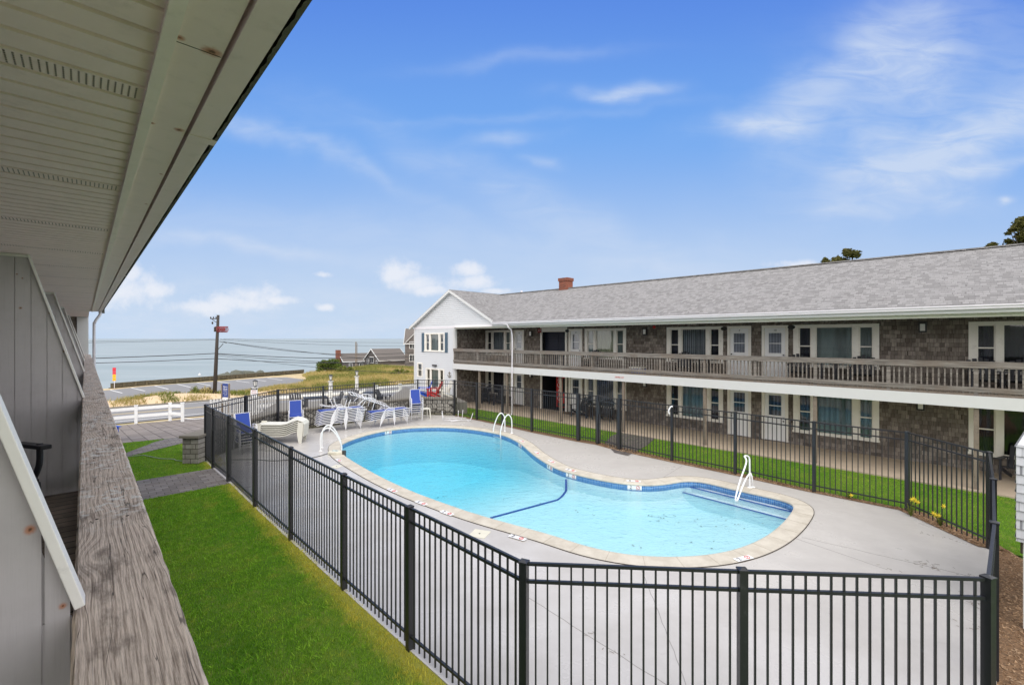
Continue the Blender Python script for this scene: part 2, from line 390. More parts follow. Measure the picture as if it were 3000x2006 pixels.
# concrete deck
m, k = newmat('deck_concrete'); M['conc'] = m
n1 = k.noise(k.P, .7, 6, .6); n2 = k.noise(k.mapping(k.P, (1, 2.4, 1)), 3.5, 6, .7); n3 = k.noise(k.P, 45, 4, .7)
cc = k.mix(k.ss(n1, .3, .7), S(198, 194, 190), S(180, 176, 172)); cc = k.mix(k.m('MULTIPLY', k.ss(n2, .55, .8), .32), cc, S(158, 152, 148))
cc = k.mix(k.m('MULTIPLY', k.ss(n3, .5, .75), .22), cc, S(160, 158, 158))
cc = k.mix(k.m('MULTIPLY', k.ss(k.noise(k.P, 9, 7, .8), .70, .78), .45), cc, S(120, 112, 104))
k.put(k.b.inputs['Base Color'], cc); k.put(k.b.inputs['Roughness'], k.ss(n1, .3, .7, .22, .46)); k.b.inputs['Specular IOR Level'].default_value = .45
bump(k, k.m('ADD', n3, k.m('MULTIPLY', n2, .6)), .14, .006)
# coping
m, k = newmat('coping_stone'); M['coping'] = m
n1 = k.noise(k.P, 3, 6, .65); n3 = k.noise(k.P, 70, 3, .7)
cc = k.mix(k.ss(n1, .3, .7), S(202, 195, 182), S(182, 174, 160)); cc = k.mix(k.m('MULTIPLY', k.ss(n3, .55, .8), .3), cc, S(150, 142, 128))
k.put(k.b.inputs['Base Color'], cc); k.b.inputs['Roughness'].default_value = .75; bump(k, n3, .15, .004)
M['joint'] = plain('dark_joint', S(70, 64, 58), .9)
M['seam'] = plain('deck_crack', S(146, 142, 140), .9)
# walk
M['walk'] = plain('tan_walk', S(172, 156, 138), .85, .10, 2.5, dirt=(S(136, 124, 110), 3, .5, .75, .4), bst=.15, bsc=60)
# grass ground
m, k = newmat('lawn_ground'); M['lawn'] = m
n1 = k.noise(k.P, .55, 5, .6); n2 = k.noise(k.P, 3.2, 6, .7); n3 = k.noise(k.P, 38, 4, .7)
cc = k.mix(k.ss(n1, .35, .65), S(78, 116, 30), S(104, 132, 44)); cc = k.mix(k.m('MULTIPLY', k.ss(n2, .5, .75), .6), cc, S(156, 152, 80))
cc = k.mix(k.m('MULTIPLY', k.ss(n3, .35, .65), .5), cc, S(64, 96, 34))
X, Y, Z = k.sep(k.P)
ef = k.m('MULTIPLY', k.ss(k.m('ADD', X, k.m('MULTIPLY', n2, .8)), 3.0, 3.4), k.ss(X, 3.6, 3.4))
cc = k.mix(k.m('MULTIPLY', ef, .6), cc, S(180, 170, 80))
k.put(k.b.inputs['Base Color'], cc); k.b.inputs['Roughness'].default_value = .9; k.b.inputs['Specular IOR Level'].default_value = .15
bump(k, k.m('ADD', n3, n2), .8, .03)
def blademat(name, cs, edge=None, scale=.6):
    m, k = newmat(name); gp = k.P
    a = k.noise(gp, scale, 5, .6); b = k.noise(gp, 55, 2, .7); c_ = k.noise(gp, 2.6, 5, .75)
    cc = k.mix(k.ss(a, .35, .65), cs[0], cs[1]); cc = k.mix(k.m('MULTIPLY', k.ss(c_, .50, .70), .7), cc, cs[2]); cc = k.mix(k.m('MULTIPLY', k.ss(b, .42, .58), .7), cc, cs[3]); cc = k.mix(k.m('MULTIPLY', k.ss(k.noise(gp, 8.5, 3, .7), .46, .62), .45), cc, tuple(min(1, v * 1.45) for v in cs[1]))
    big = k.noise(gp, 1.1, 6, .7); cc = k.mix(k.m('MULTIPLY', k.ss(big, .54, .68), .55), cc, cs[2]); cc = k.mix(k.m('MULTIPLY', k.ss(big, .46, .34), .5), cc, tuple(v * .7 for v in cs[0]))
    if edge:
        X, Y, Z = k.sep(gp); ef = k.m('MULTIPLY', k.ss(k.m('ADD', X, k.m('MULTIPLY', c_, .9)), 3.0, 3.4), k.ss(X, 3.6, 3.4)); cc = k.mix(k.m('MULTIPLY', ef, .65), cc, edge)
    k.put(k.b.inputs['Base Color'], cc); k.b.inputs['Roughness'].default_value = .7; k.b.inputs['Specular IOR Level'].default_value = .2
    tl = k.node('ShaderNodeBsdfTranslucent'); k.put(tl.inputs[0], cc); mx = k.node('ShaderNodeMixShader'); mx.inputs[0].default_value = .3
    k.l.new(k.b.outputs[0], mx.inputs[1]); k.l.new(tl.outputs[0], mx.inputs[2]); k.l.new(mx.outputs[0], k.n['Material Output'].inputs[0]); return m
M['blade'] = blademat('lawn_blades', (S(112, 168, 40), S(146, 182, 58), S(190, 182, 84), S(80, 136, 26)), S(232, 208, 92))
M['dry'] = blademat('dune_blades', (S(176, 156, 100), S(150, 142, 82), S(108, 116, 56), S(196, 176, 122)), None, .25)
M['greendry'] = blademat('green_dune_blades', (S(104, 118, 52), S(132, 136, 66), S(166, 150, 90), S(84, 100, 42)), None, .3)
M['leaf'] = blademat('bush_leaves', (S(84, 108, 46), S(108, 124, 58), S(128, 118, 64), S(56, 78, 32)), None, 1.2)
M['pineleaf'] = blademat('evergreen_leaves', (S(86, 88, 44), S(104, 98, 54), S(120, 104, 60), S(60, 66, 32)), None, 1.0)
M['chip'] = blademat('bark_chips', (S(150, 116, 84), S(176, 146, 116), S(120, 86, 60), S(196, 172, 146)), None, 3)
M['mulch'] = plain('mulch_ground', S(124, 96, 70), .95, .3, 30, dirt=(S(80, 62, 46), 22, .45, .6, .7), bst=.8, bsc=40)
M['pavers'] = bricky('concrete_pavers', S(128, 124, 124), S(100, 96, 96), S(62, 58, 54), .30, .20, .010, 'xy', .85, .5, .5, (1.5, S(140, 130, 120), .35), 0, smooth=.3, speck=(60, .25))
M['pavers2'] = bricky('drive_pavers', S(140, 132, 128), S(116, 108, 104), S(66, 60, 56), .62, .46, .022, 'yx', .85, .5, .5, (1.0, S(150, 138, 126), .35), 0, smooth=.3, speck=(60, .25))
M['paversM'] = bricky('gate_pavers', S(112, 106, 102), S(88, 82, 80), S(56, 50, 46), .20, .10, .008, 'xy', .85, .5, .5, None, 0, smooth=.3)
M['asphalt'] = plain('asphalt', S(128, 127, 128), .9, .06, .8, dirt=(S(120, 119, 120), .35, .5, .7, .5), bst=.2, bsc=90)
M['paintline'] = plain('road_paint', S(222, 222, 220), .7, .05, 12); M['yellowline'] = plain('yellow_paint', S(208, 184, 130), .7, .08, 12)
M['terr'] = plain('terrace_gravel', S(128, 124, 118), .9, .15, 6)
# ground
m, k = newmat('ground_soil'); M['ground'] = m
X, Y, Z = k.sep(k.P)
n1 = k.noise(k.P, .12, 6, .65); n2 = k.noise(k.P, 2.0, 5, .6)
sandc = k.mix(k.ss(n2, .3, .7), S(204, 184, 150), S(178, 158, 118)); sandc = k.mix(k.m('MULTIPLY', k.ss(n1, .48, .6), .75), sandc, S(134, 128, 72))
cc = k.mix(k.ss(Y, 26, 34), S(70, 100, 30), sandc); k.put(k.b.inputs['Base Color'], cc); k.b.inputs['Roughness'].default_value = .95
bump(k, n2, .5, .05)
# stone wall
m, k = newmat('split_stone'); M['stone'] = m
vor = k.node('ShaderNodeTexVoronoi', feature='DISTANCE_TO_EDGE'); X, Y, Z = k.sep(k.P)
vec = k.comb(k.m('MULTIPLY', k.m('ADD', X, Y), 3.2), 0.0, k.m('MULTIPLY', Z, 5.2)); k.put(vor.inputs['Vector'], vec); vor.inputs['Scale'].default_value = 1.0
vc = k.node('ShaderNodeTexVoronoi'); k.put(vc.inputs['Vector'], vec); vc.inputs['Scale'].default_value = 1.0; vs_ = k.sep(vc.outputs['Color'])
n2 = k.noise(k.P, 14, 6, .7)
cc = k.mix(vs_[0], S(172, 168, 160), S(122, 118, 112)); cc = k.mix(k.m('MULTIPLY', k.ss(n2, .3, .7), .5), cc, S(190, 186, 178))
cc = k.mix(k.ss(vor.outputs[0], .0, .09), S(52, 48, 42), cc)
cc = k.mix(k.m('MULTIPLY', k.ss(Z, .0, .35, 1, 0), .35), cc, S(124, 116, 70))
k.put(k.b.inputs['Base Color'], cc); k.b.inputs['Roughness'].default_value = .9
bump(k, k.m('ADD', k.ss(vor.outputs[0], 0, .15), k.m('MULTIPLY', n2, .7)), .9, .03)
M['cap'] = plain('wall_cap', S(128, 122, 112), .9, .15, 7, bst=.3)
# weathered handrail
def woodrail(name, light, dark, qs, seamlist=()):
    m, k = newmat(name); X, Y, Z = k.sep(k.P)
    # flowing grain: across coordinate warped by slow noise, knots by voronoi
    slow = k.noise(k.comb(k.m('MULTIPLY', X, 7.0), k.m('MULTIPLY', Y, 1.1), 0.0), 1.0, 2, .5)
    med = k.noise(k.comb(k.m('MULTIPLY', X, 16.0), k.m('MULTIPLY', Y, 4.5), 3.0), 1.0, 3, .5)
    kn = k.node('ShaderNodeTexVoronoi'); k.put(kn.inputs['Vector'], k.comb(k.m('MULTIPLY', X, 7.5), k.m('MULTIPLY', Y, 2.3), 1.0)); kn.inputs['Scale'].default_value = 1.0
    kd = k.ss(kn.outputs[0], .0, .5, 1, 0)
    ph = k.m('ADD', k.m('MULTIPLY', X, qs), k.m('ADD', k.m('MULTIPLY', slow, 26.0), k.m('ADD', k.m('MULTIPLY', med, 5.0), k.m('MULTIPLY', kd, 16.0))))
    ring = k.m('SINE', ph); ring2 = k.m('SINE', k.m('MULTIPLY', ph, 2.7))
    fib = k.noise(k.comb(k.m('MULTIPLY', X, 260.0), k.m('MULTIPLY', Y, 9.0), 0.0), 1.0, 4, .7)
    g = k.m('ADD', k.m('MULTIPLY', ring, .10), k.m('ADD', k.m('MULTIPLY', ring2, .06), k.m('MULTIPLY', fib, 1.1)))
    blotch = k.noise(k.comb(k.m('MULTIPLY', X, 12.0), k.m('MULTIPLY', Y, 4.0), 7.0), 1.0, 5, .65)
    cc = k.mix(k.ss(g, .12, .85), dark, light)
    cc = k.mix(k.m('MULTIPLY', k.ss(blotch, .50, .70), .7), cc, tuple(v * .42 for v in dark))
    cc = k.mix(k.m('MULTIPLY', k.ss(kn.outputs[0], .10, .02), .7), cc, S(96, 76, 58))
    crack = k.m('MULTIPLY', k.ss(k.noise(k.comb(k.m('MULTIPLY', X, 30.0), k.m('MULTIPLY', Y, .9), 5.0), 1.0, 2, .5, 1.0), .50, .508), k.ss(k.noise(k.comb(k.m('MULTIPLY', X, 30.0), k.m('MULTIPLY', Y, .9), 5.0), 1.0, 2, .5, 1.0), .52, .512))
    cc = k.mix(k.m('MULTIPLY', crack, .7), cc, S(48, 42, 38))
    lich = k.ss(k.noise(k.P, 30, 5, .6), .535, .575); lm = k.m('MULTIPLY', k.ss(Y, 1.6, 2.4), k.ss(k.noise(k.P, 4.0, 3, .5), .40, .55))
    cc = k.mix(k.m('MULTIPLY', k.m('MULTIPLY', lich, lm), .85), cc, S(214, 212, 206))
    k.put(k.b.inputs['Base Color'], cc); k.b.inputs['Roughness'].default_value = .9; k.b.inputs['Specular IOR Level'].default_value = .25
    bump(k, g, .5, .003); return m
M['rail_near'] = woodrail('weathered_handrail', S(222, 205, 188), S(132, 116, 102), 430.0)
m, k = newmat('weathered_rail_far'); M['rail_far'] = m
X, Y, Z = k.sep(k.P); g = k.noise(k.comb(k.m('MULTIPLY', X, 1.5), k.m('MULTIPLY', Y, 3.0), k.m('MULTIPLY', Z, 40.0)), 1.0, 5, .7); g2 = k.noise(k.P, 1.6, 4, .6)
cc = k.mix(k.ss(g, .3, .7), S(84, 78, 74), S(148, 141, 134)); cc = k.mix(k.m('MULTIPLY', k.ss(g2, .45, .65), .5), cc, S(112, 98, 86))
k.put(k.b.inputs['Base Color'], cc); k.b.inputs['Roughness'].default_value = .9; bump(k, g, .3, .004)
M['deckboard'] = bricky('deck_boards', S(150, 136, 122), S(120, 108, 96), S(26, 22, 20), 6, .14, .006, 'xy', .9, .5, .5, (6, S(70, 62, 56), .5), 0)
# near building panels / soffit with rust
def rusty(name, c, spots, ax, var=.05, vgrain=False, spotcol=S(176, 96, 30)):
    m, k = newmat(name); X, Y, Z = k.sep(k.P); A, B = (X, Z) if ax == 'xz' else (X, Y)
    nz = k.noise(k.P, 5, 5, .6); cc = k.mix(nz, tuple(v * (1 - var * 1.6) for v in c), tuple(v * (1 + var * 1.6) for v in c))
    if vgrain:
        gr = k.noise(k.comb(k.m('MULTIPLY', X, 60.0), 0.0, k.m('MULTIPLY', Z, 2.5)), 1.0, 5, .7); cc = k.mix(k.m('MULTIPLY', k.ss(k.noise(k.P, 2.2, 6, .7), .45, .7), .22), cc, tuple(v * .55 for v in c)); cc = k.mix(k.m('MULTIPLY', k.ss(gr, .52, .75), .32), cc, tuple(v * .6 for v in c)); bump(k, gr, .35, .003)
    else: cc = k.mix(k.m('MULTIPLY', k.ss(k.noise(k.P, 9, 6, .7), .52, .75), .30), cc, tuple(v * .62 for v in c)); bump(k, k.noise(k.P, 90, 3, .6), .08, .002)
    dn = k.m('MULTIPLY', k.m('SUBTRACT', k.noise(k.P, 55, 4, .6), .5), .75)
    for (a, b, r) in spots:
        dx = k.m('SUBTRACT', A, a); dy = k.m('SUBTRACT', B, b)
        dd = k.m('DIVIDE', k.m('SQRT', k.m('ADD', k.m('MULTIPLY', dx, dx), k.m('MULTIPLY', dy, dy))), r); dd = k.m('ADD', dd, dn)
        cc = k.mix(k.m('MULTIPLY', k.ss(dd, 1.0, .25), .75), cc, spotcol); cc = k.mix(k.m('MULTIPLY', k.ss(dd, .35, .12), .8), cc, S(70, 40, 20))
    k.put(k.b.inputs['Base Color'], cc); k.b.inputs['Roughness'].default_value = .6; return m
# pool materials
M['plaster'] = plain('pool_plaster', S(230, 240, 244), .7, .03, 1.5, dirt=(S(150, 180, 190), 3.5, .66, .72, .25))
M['tile'] = bricky('blue_tile', S(52, 104, 170), S(82, 136, 196), S(150, 178, 196), .05, .05, .004, 'xz', .25, .3, 0.0)
M['tileline'] = plain('navy_tile', S(18, 66, 160), .3, .2, 20)
m, k = newmat('pool_water'); M['water'] = m; k.n.remove(k.b)
tr = k.node('ShaderNodeBsdfTransparent'); k.put(tr.inputs[0], (1, 1, 1)); gl = k.node('ShaderNodeBsdfGlossy'); gl.inputs['Roughness'].default_value = .04
fr = k.node('ShaderNodeFresnel'); fr.inputs[0].default_value = 1.33; bp = k.node('ShaderNodeBump'); bp.inputs['Strength'].default_value = .6; bp.inputs['Distance'].default_value = .055
wv = k.m('ADD', k.noise(k.mapping(k.P, (1, 1.6, 1)), 4.0, 3, .55, .6), k.m('MULTIPLY', k.noise(k.P, 15, 3, .6), .4)); k.put(bp.inputs['Height'], wv)
k.l.new(bp.outputs[0], gl.inputs['Normal']); k.l.new(bp.outputs[0], fr.inputs['Normal'])
mx = k.node('ShaderNodeMixShader'); k.l.new(fr.outputs[0], mx.inputs[0]); k.l.new(tr.outputs[0], mx.inputs[1]); k.l.new(gl.outputs[0], mx.inputs[2])
k.l.new(mx.outputs[0], k.n['Material Output'].inputs['Surface'])
va = k.node('ShaderNodeVolumeAbsorption'); k.put(va.inputs[0], (.17, .87, .965)); va.inputs[1].default_value = .27
k.l.new(va.outputs[0], k.n['Material Output'].inputs['Volume'])
m, k = newmat('sea_water'); M['sea'] = m
n1 = k.noise(k.mapping(k.P, (.012, .05, 1), (0, 0, AL)), 1.0, 5, .6)
X, Y, Z = k.sep(k.P)
k.put(k.b.inputs['Base Color'], k.mix(k.ss(n1, .3, .7), S(140, 151, 152), S(157, 165, 166))); k.b.inputs['Roughness'].default_value = .5; k.b.inputs['Specular IOR Level'].default_value = .2
bump(k, k.m('ADD', k.noise(k.mapping(k.P, (1, 2, 1), (0, 0, AL)), .5, 5, .65), k.noise(k.P, 3, 3, .6)), .5, .12)

# ================================================================== GROUND
TB = [(-400, 0.0), (22.5, 0.0), (36.0, -1.22), (41.0, -1.8), (84, -1.8), (101, -3.6), (140, -5.6), (2000, -5.6)]
def zt(t):
    for (a, za), (b, zb) in zip(TB, TB[1:]):
        if t <= b: return za + (zb - za) * (t - a) / (b - a)
    return TB[-1][1]
BIS = [22.5, 36, 41, 84, 101, 140]
# pool outline (coping inner edge), traced on the deck plane
poolpx = [(998,1302),(1026.7,1288),(1069,1274),(1115,1263),(1165,1255.6),(1226,1250.7),(1303,1250),(1360.5,1253.7),(1414,1260.6),(1468,1271),(1498.7,1282.5),(1529.4,1299.8),(1560,1326.6),(1590.8,1347.8),(1629,1368.9),(1667.6,1382),(1725,1395.7),(1768,1404.5),(1836.5,1415),(1904.7,1418.5),(1955.9,1414),(1990,1407.4),(2024,1404.7),(2075,1411.5),(2126.5,1425),(2211.8,1444),(2280,1459),(2314,1467.8),(2329.5,1476),(2330,1487),(2310.7,1515.6),(2286.8,1541),(2246,1572),(2184.5,1601),(2109.4,1621),(2024,1630.6),(1921.8,1631.6),(1836,1624.8),(1768,1612.5),(1700,1596),(1629,1572),(1533,1545),(1437,1519),(1360.6,1495.5),(1283.8,1468.7),(1207,1439.9),(1130,1405),(1072.7,1374.6),(1030.5,1349.7),(1007.5,1334.3),(997,1318)]
pw = [G(*p) for p in poolpx]
def catmull(pts, sub=4):
    N = len(pts); o = []
    for i in range(N):
        p0, p1, p2, p3 = pts[i - 1], pts[i], pts[(i + 1) % N], pts[(i + 2) % N]
        for j in range(sub):
            t = j / sub; o.append(.5 * ((2 * p1) + (-p0 + p2) * t + (2 * p0 - 5 * p1 + 4 * p2 - p3) * t * t + (-p0 + 3 * p1 - 3 * p2 + p3) * t ** 3))
    return o
def resample(pts, step):
    L = [0]; N = len(pts)
    for i in range(N): L.append(L[-1] + (pts[(i + 1) % N] - pts[i]).length)
    n_ = int(L[-1] / step); o = []
    i = 0
    for j in range(n_):
        d = L[-1] * j / n_
        while L[i + 1] < d: i += 1
        f = (d - L[i]) / max(1e-9, L[i + 1] - L[i]); o.append(pts[i].lerp(pts[(i + 1) % N], f))
    return o
def smooth(pts, it, f=.5):
    for _ in range(it): pts = [pts[i] * (1 - f) + (pts[i - 1] + pts[(i + 1) % len(pts)]) * (f / 2) for i in range(len(pts))]
    return pts
pool = smooth(resample(catmull(pw), .15), 4)
area = sum(pool[i].x * pool[(i + 1) % len(pool)].y - pool[(i + 1) % len(pool)].x * pool[i].y for i in range(len(pool)))
if area < 0: pool.reverse()
def offset(pts, d, sm=2):
    o = []
    for i in range(len(pts)):
        t = (pts[(i + 1) % len(pts)] - pts[i - 1]).normalized(); o.append(pts[i] + Vector((t.y, -t.x)) * d)
    return smooth(o, sm)
coping_o = offset(pool, .40, 3)
def inpoly(P, poly):
    x, y = P[:, 0], P[:, 1]; ins = np.zeros(len(P), bool); n_ = len(poly); j = n_ - 1
    for i in range(n_):
        xi, yi = poly[i][0], poly[i][1]; xj, yj = poly[j][0], poly[j][1]
        c = ((yi > y) != (yj > y)) & (x < (xj - xi) * (y - yi) / (yj - yi + 1e-12) + xi); ins ^= c; j = i
    return ins
def pdist(P, poly):
    d = np.full(len(P), 1e9); n_ = len(poly)
    for i in range(n_):
        a = np.array(poly[i][:2], float); b = np.array(poly[(i + 1) % n_][:2], float); ab = b - a
        t = np.clip(((P - a) @ ab) / (ab @ ab + 1e-12), 0, 1); q = a + t[:, None] * ab; d = np.minimum(d, np.hypot(*(P - q).T))
    return d
# shoreline ground polygon, in the near building's frame (q,t)
shore = [toL(G(*p, -1.8)) for p in ((-900, 1190), (100, 1142), (325, 1136.5), (420, 1128), (560, 1119), (700, 1108), (890, 1092.5))]
shore += [toL(p) for p in (Vector((-30, 88)), Vector((-36, 128)), Vector((0, 140)), Vector((120, 160)), Vector((300, 150)), Vector((300, -120)), Vector((-300, -120)))]
gnd = poly_mesh([shore, [toL(p) for p in offset(pool, .12, 1)]], lambda x, y: zt(y) - .04, BIS)
o = mkobj('ground', gnd, M['ground']); o.rotation_euler.z = AL; tag(o, kind='structure')
sea = poly_mesh([[(-9000, 20), (9000, 20), (12000, 14000), (-12000, 14000)]], lambda x, y: -6.0)
o = mkobj('sea', sea, M['sea']); tag(o, kind='structure')
def patch(name, pts, mat, dz, frame='L', kind='structure', holes=()):
    cv = toL if frame == 'L' else toM
    if frame == 'L': me = poly_mesh([[cv(p) for p in pts]] + [[cv(p) for p in h] for h in holes], lambda x, y: zt(y) + dz, BIS)
    else: me = poly_mesh([[cv(p) for p in pts]], lambda x, y: dz)
    o = mkobj(name, me, mat); o.rotation_euler.z = AL if frame == 'L' else AM
    return tag(o, kind=kind)
Lp = lambda q, t: fromL(q, t)
# fence line first (needed for deck): post tops measured at z = 1.854
FH = 1.854
def FP(px, py): return G(px, py, FH)
post_px = [(1535,1638),(1200,1478),(1007,1384),(852,1307),(747,1255),(670,1215),(624,1194),(603,1183),(720,1158),(815,1140),(947,1130),(1097,1119.6),(1224,1111),(1331,1112),(1397,1119),(1472,1127.4),(1558,1137.6),(1694.4,1152),(1751.8,1157),(1814.3,1166),(1968.6,1184),(2154,1204.7),(2385,1232.5),(2658,1262),(2898,1321),(2910,1399),(2913,1525),(2895,1683),(2175,1661)]
posts = [FP(*p) for p in post_px]
deck_pts = [Vector(p) for p in posts]
cx = sum((p for p in deck_pts), Vector((0, 0))) / len(deck_pts)
deck_out = [p + (cx - p).normalized() * -.02 for p in deck_pts]
# at the right the slab stops short of the fence
patch('lawn', [Lp(-6, -8), Lp(3.06, -8), Lp(3.06, 14.55), Lp(-6, 14.55)], M['lawn'], -.012)
patch('lawn', [Lp(-6, 16.5), Lp(3.4, 16.5), Lp(3.4, 21.6), Lp(2.77, 21.4), Lp(1.02, 20.2), Lp(-6, 15.6 + .95)], M['lawn'], -.011)
patch('lawn', [Lp(-6, 17.6), Lp(1.03, 20.75), Lp(2.52, 22.9), Lp(1.05, 23.35), Lp(-6, 24.2)], M['lawn'], -.010)
patch('paver_path', [Lp(-6, 14.5), Lp(3.3, 14.5), Lp(3.3, 16.55), Lp(-6, 16.55)], M['pavers'], -.004)
patch('paver_path', [Lp(-6, 16.5), Lp(1.02, 20.15), Lp(2.8, 21.35), Lp(3.4, 23.2), Lp(2.4, 23.0), Lp(1.03, 20.8), Lp(-6, 17.65)], M['pavers'], .001)
patch('paver_drive', [Lp(-9, 24.2), Lp(1.05, 23.3), Lp(2.6, 22.85), Lp(5.4, 21.0), Lp(9, 24.0), Lp(9, 36.5), Lp(3.3, 35.8), Lp(2.2, 36.1), Lp(-9, 35.6)], M['pavers2'], .004)
patch('road', [Lp(-80, 40.5), Lp(60, 40.5), Lp(60, 49.8), Lp(-1, 49.8), Lp(-80, 48.6)], M['asphalt'], .012)
for (a, b, mt) in ((41.85, 42.0, 'paintline'), (45.7, 45.82, 'yellowline'), (46.0, 46.12, 'yellowline'), (49.3, 49.42, 'paintline')):
    patch('road_line', [Lp(-80, a), Lp(60, a), Lp(60, b), Lp(-80, b)], M[mt], .018)
a_, b_, c_ = [toL(G(px, py, -1.3)) for px, py in ((538, 1226), (568, 1239.5), (600, 1237.5))]
pt = MB(); 
for p, q_ in ((a_, b_), (b_, c_)): pt.bar((p.x, p.y, zt(p.y) + .03), (q_.x, q_.y, zt(q_.y) + .03), .16, .02)
o = pt.build('driveway_line', M['paintline']); o.rotation_euler.z = AL; tag(o, kind='structure')
park = [G(*p, -1.8) for p in ((150,1157),(328,1141.5),(400,1134),(520,1124),(620,1118),(700,1112),(780,1106),(840,1105),(900,1112.5),(880,1124),(835,1133),(760,1144),(690,1150),(640,1156),(560,1160),(480,1165),(400,1175),(330,1180),(100,1205))]
patch('parking_lot', park, M['asphalt'], .012)
for (a, b, c, d) in ((323.8,1142.6,358.4,1151.5),(385,1136,425,1145.5),(453,1130,494,1140),(519.6,1125.5,559,1134.6),(577,1121.4,617,1129.7),(640,1117.5,676,1124.5),(691.8,1115.4,731,1121),(748,1112,780,1117),(783.6,1107,827.6,1113.9),(388.4,1164.6,400,1169.5),(465.8,1158,485,1164),(536,1152,560,1157.5),(600,1147,625,1152)):
    p, q_ = G(a, b, -1.8), G(c, d, -1.8); dd = (q_ - p).normalized(); nn = Vector((dd.y, -dd.x)) * .07
    patch('stall_line', [p + nn, q_ + nn, q_ - nn, p - nn], M['paintline'], .020)
# kerb on the far side of the road
kb = MB(); kb.box(-1, 60, 49.8, 50.0, -1.85, -1.66); o = kb.build('kerb', M['cap']); o.rotation_euler.z = AL; tag(o, kind='structure')

# ================================================================== POOL
dk = poly_mesh([deck_out, coping_o], lambda x, y: 0.0)
# the slab: top sheet plus a rim
o = mkobj('pool_deck', dk, M['conc']); tag(o, kind='structure')
rim = MB(); N = len(deck_out)
for i in range(N):
    a, b = deck_out[i], deck_out[(i + 1) % N]; rim.quad((a.x, a.y, -.1), (b.x, b.y, -.1), (b.x, b.y, -.0005), (a.x, a.y, -.0005))
o = rim.build('pool_deck_edge', M['conc']); tag(o, kind='structure')
sw_pool = thing('swimming_pool', 'blue free-form swimming pool with cream stone coping inside the black fence', 'swimming pool')
cp = MB(); N = len(pool)
prof = [(.40, -.08), (.40, .012), (.02, .014), (-.02, .004), (-.03, -.02), (-.02, -.045), (.02, -.05)]
rings = [offset(pool, d, 3 if d > .2 else 0) if abs(d) > 1e-6 else pool for d, z in prof]
for j in range(len(prof) - 1):
    for i in range(N):
        i2 = (i + 1) % N; a, b, c, d = rings[j][i], rings[j][i2], rings[j + 1][i2], rings[j + 1][i]
        cp.quad((a.x, a.y, prof[j][1]), (b.x, b.y, prof[j][1]), (c.x, c.y, prof[j + 1][1]), (d.x, d.y, prof[j + 1][1]))
jn = cp; nf0 = len(cp.f); jn2 = MB(); step = max(1, int(.62 / .15))
for i in range(0, N, step):
    a, b = rings[1][i], pool[i]; jn.bar((a.x, a.y, .0138), (b.x, b.y, .0148), .005, .002)
for i in range(N):
    a, b = offset(pool, .405, 3)[i] if False else rings[0][i], rings[0][(i + 1) % N]
    jn2.bar((a.x, a.y, .006), (b.x, b.y, .006), .014, .014)
M['cjoint'] = plain('coping_grout', S(152, 142, 126), .9)
cpo = cp.build('coping', M['coping'], sw_pool); cpo.data.materials.append(M['cjoint'])
for i in range(nf0, len(cp.f)): cpo.data.polygons[i].material_index = 1
jn2.build('coping_edge_joint', M['joint'], sw_pool)
tb = MB(); cum_l = 0.0; uvw = []
me_t = bpy.data.meshes.new('tile_band'); vs = []; fs = []; un = []
for i in range(N + 1):
    a = pool[i % N]
    if i: cum_l += (pool[i % N] - pool[i - 1]).length
    vs += [(a.x, a.y, -.045), (a.x, a.y, -.21)]; un += [(cum_l, -.045), (cum_l, -.21)]
for i in range(N): fs.append((2 * i, 2 * i + 1, 2 * i + 3, 2 * i + 2))
me_t.from_pydata(vs, [], fs); uvl = me_t.uv_layers.new(name='UVMap')
for lp in me_t.loops: uvl.data[lp.index].uv = un[lp.vertex_index]
# tiles follow the wall, so use the UVs
mt = M['tile']; kk = NT(mt.node_tree)
uvn = [nd for nd in kk.n if nd.type == 'TEX_COORD'][0]; br = [nd for nd in kk.n if nd.type == 'TEX_BRICK'][0]
kk.l.new(uvn.outputs['UV'], br.inputs['Vector'])
mkobj('tile_band', me_t, mt, sw_pool)
# floor depth
La, Lb = G(1437, 1518, -.9), G(1650, 1408, -.9)
ldir = (Lb - La).normalized(); lnorm = Vector((ldir.y, -ldir.x))
if lnorm.x < 0: lnorm = -lnorm                     # towards the shallow end
def depth(x, y):
    s_ = (x - La.x) * lnorm.x + (y - La.y) * lnorm.y
    return .80 - min(.12, max(-.1, s_ * .02)) if s_ > 0 else .80 + min(1.05, -s_ * .24)
gx = np.arange(min(p.x for p in pool) - .3, max(p.x for p in pool) + .3, .15); gy = np.arange(min(p.y for p in pool) - .3, max(p.y for p in pool) + .3, .15)
GX, GY = np.meshgrid(gx, gy); PP = np.stack([GX.ravel(), GY.ravel()], 1); ins = inpoly(PP, pool); dist = pdist(PP, pool)
fz = np.array([-depth(a, b) for a, b in PP]); fz = fz + np.where(ins, np.clip(1 - dist / .45, 0, 1) ** 2 * .28, .28)
vs = [(float(a), float(b), float(c)) for (a, b), c in zip(PP, fz)]; W = len(gx); keep = ins | (dist < .25)
fs = [(j * W + i, j * W + i + 1, (j + 1) * W + i + 1, (j + 1) * W + i) for j in range(len(gy) - 1) for i in range(W - 1) if keep[j * W + i]]
me = bpy.data.meshes.new('basin_floor'); me.from_pydata(vs, [], fs); me.update(); mkobj('basin_floor', me, M['plaster'], sw_pool, True)
bw_ = MB()
for i in range(N):
    a, b = pool[i], pool[(i + 1) % N]; bw_.quad((a.x, a.y, -2.4), (b.x, b.y, -2.4), (b.x, b.y, -.21), (a.x, a.y, -.21))
bw_.build('basin_wall', M['plaster'], sw_pool)
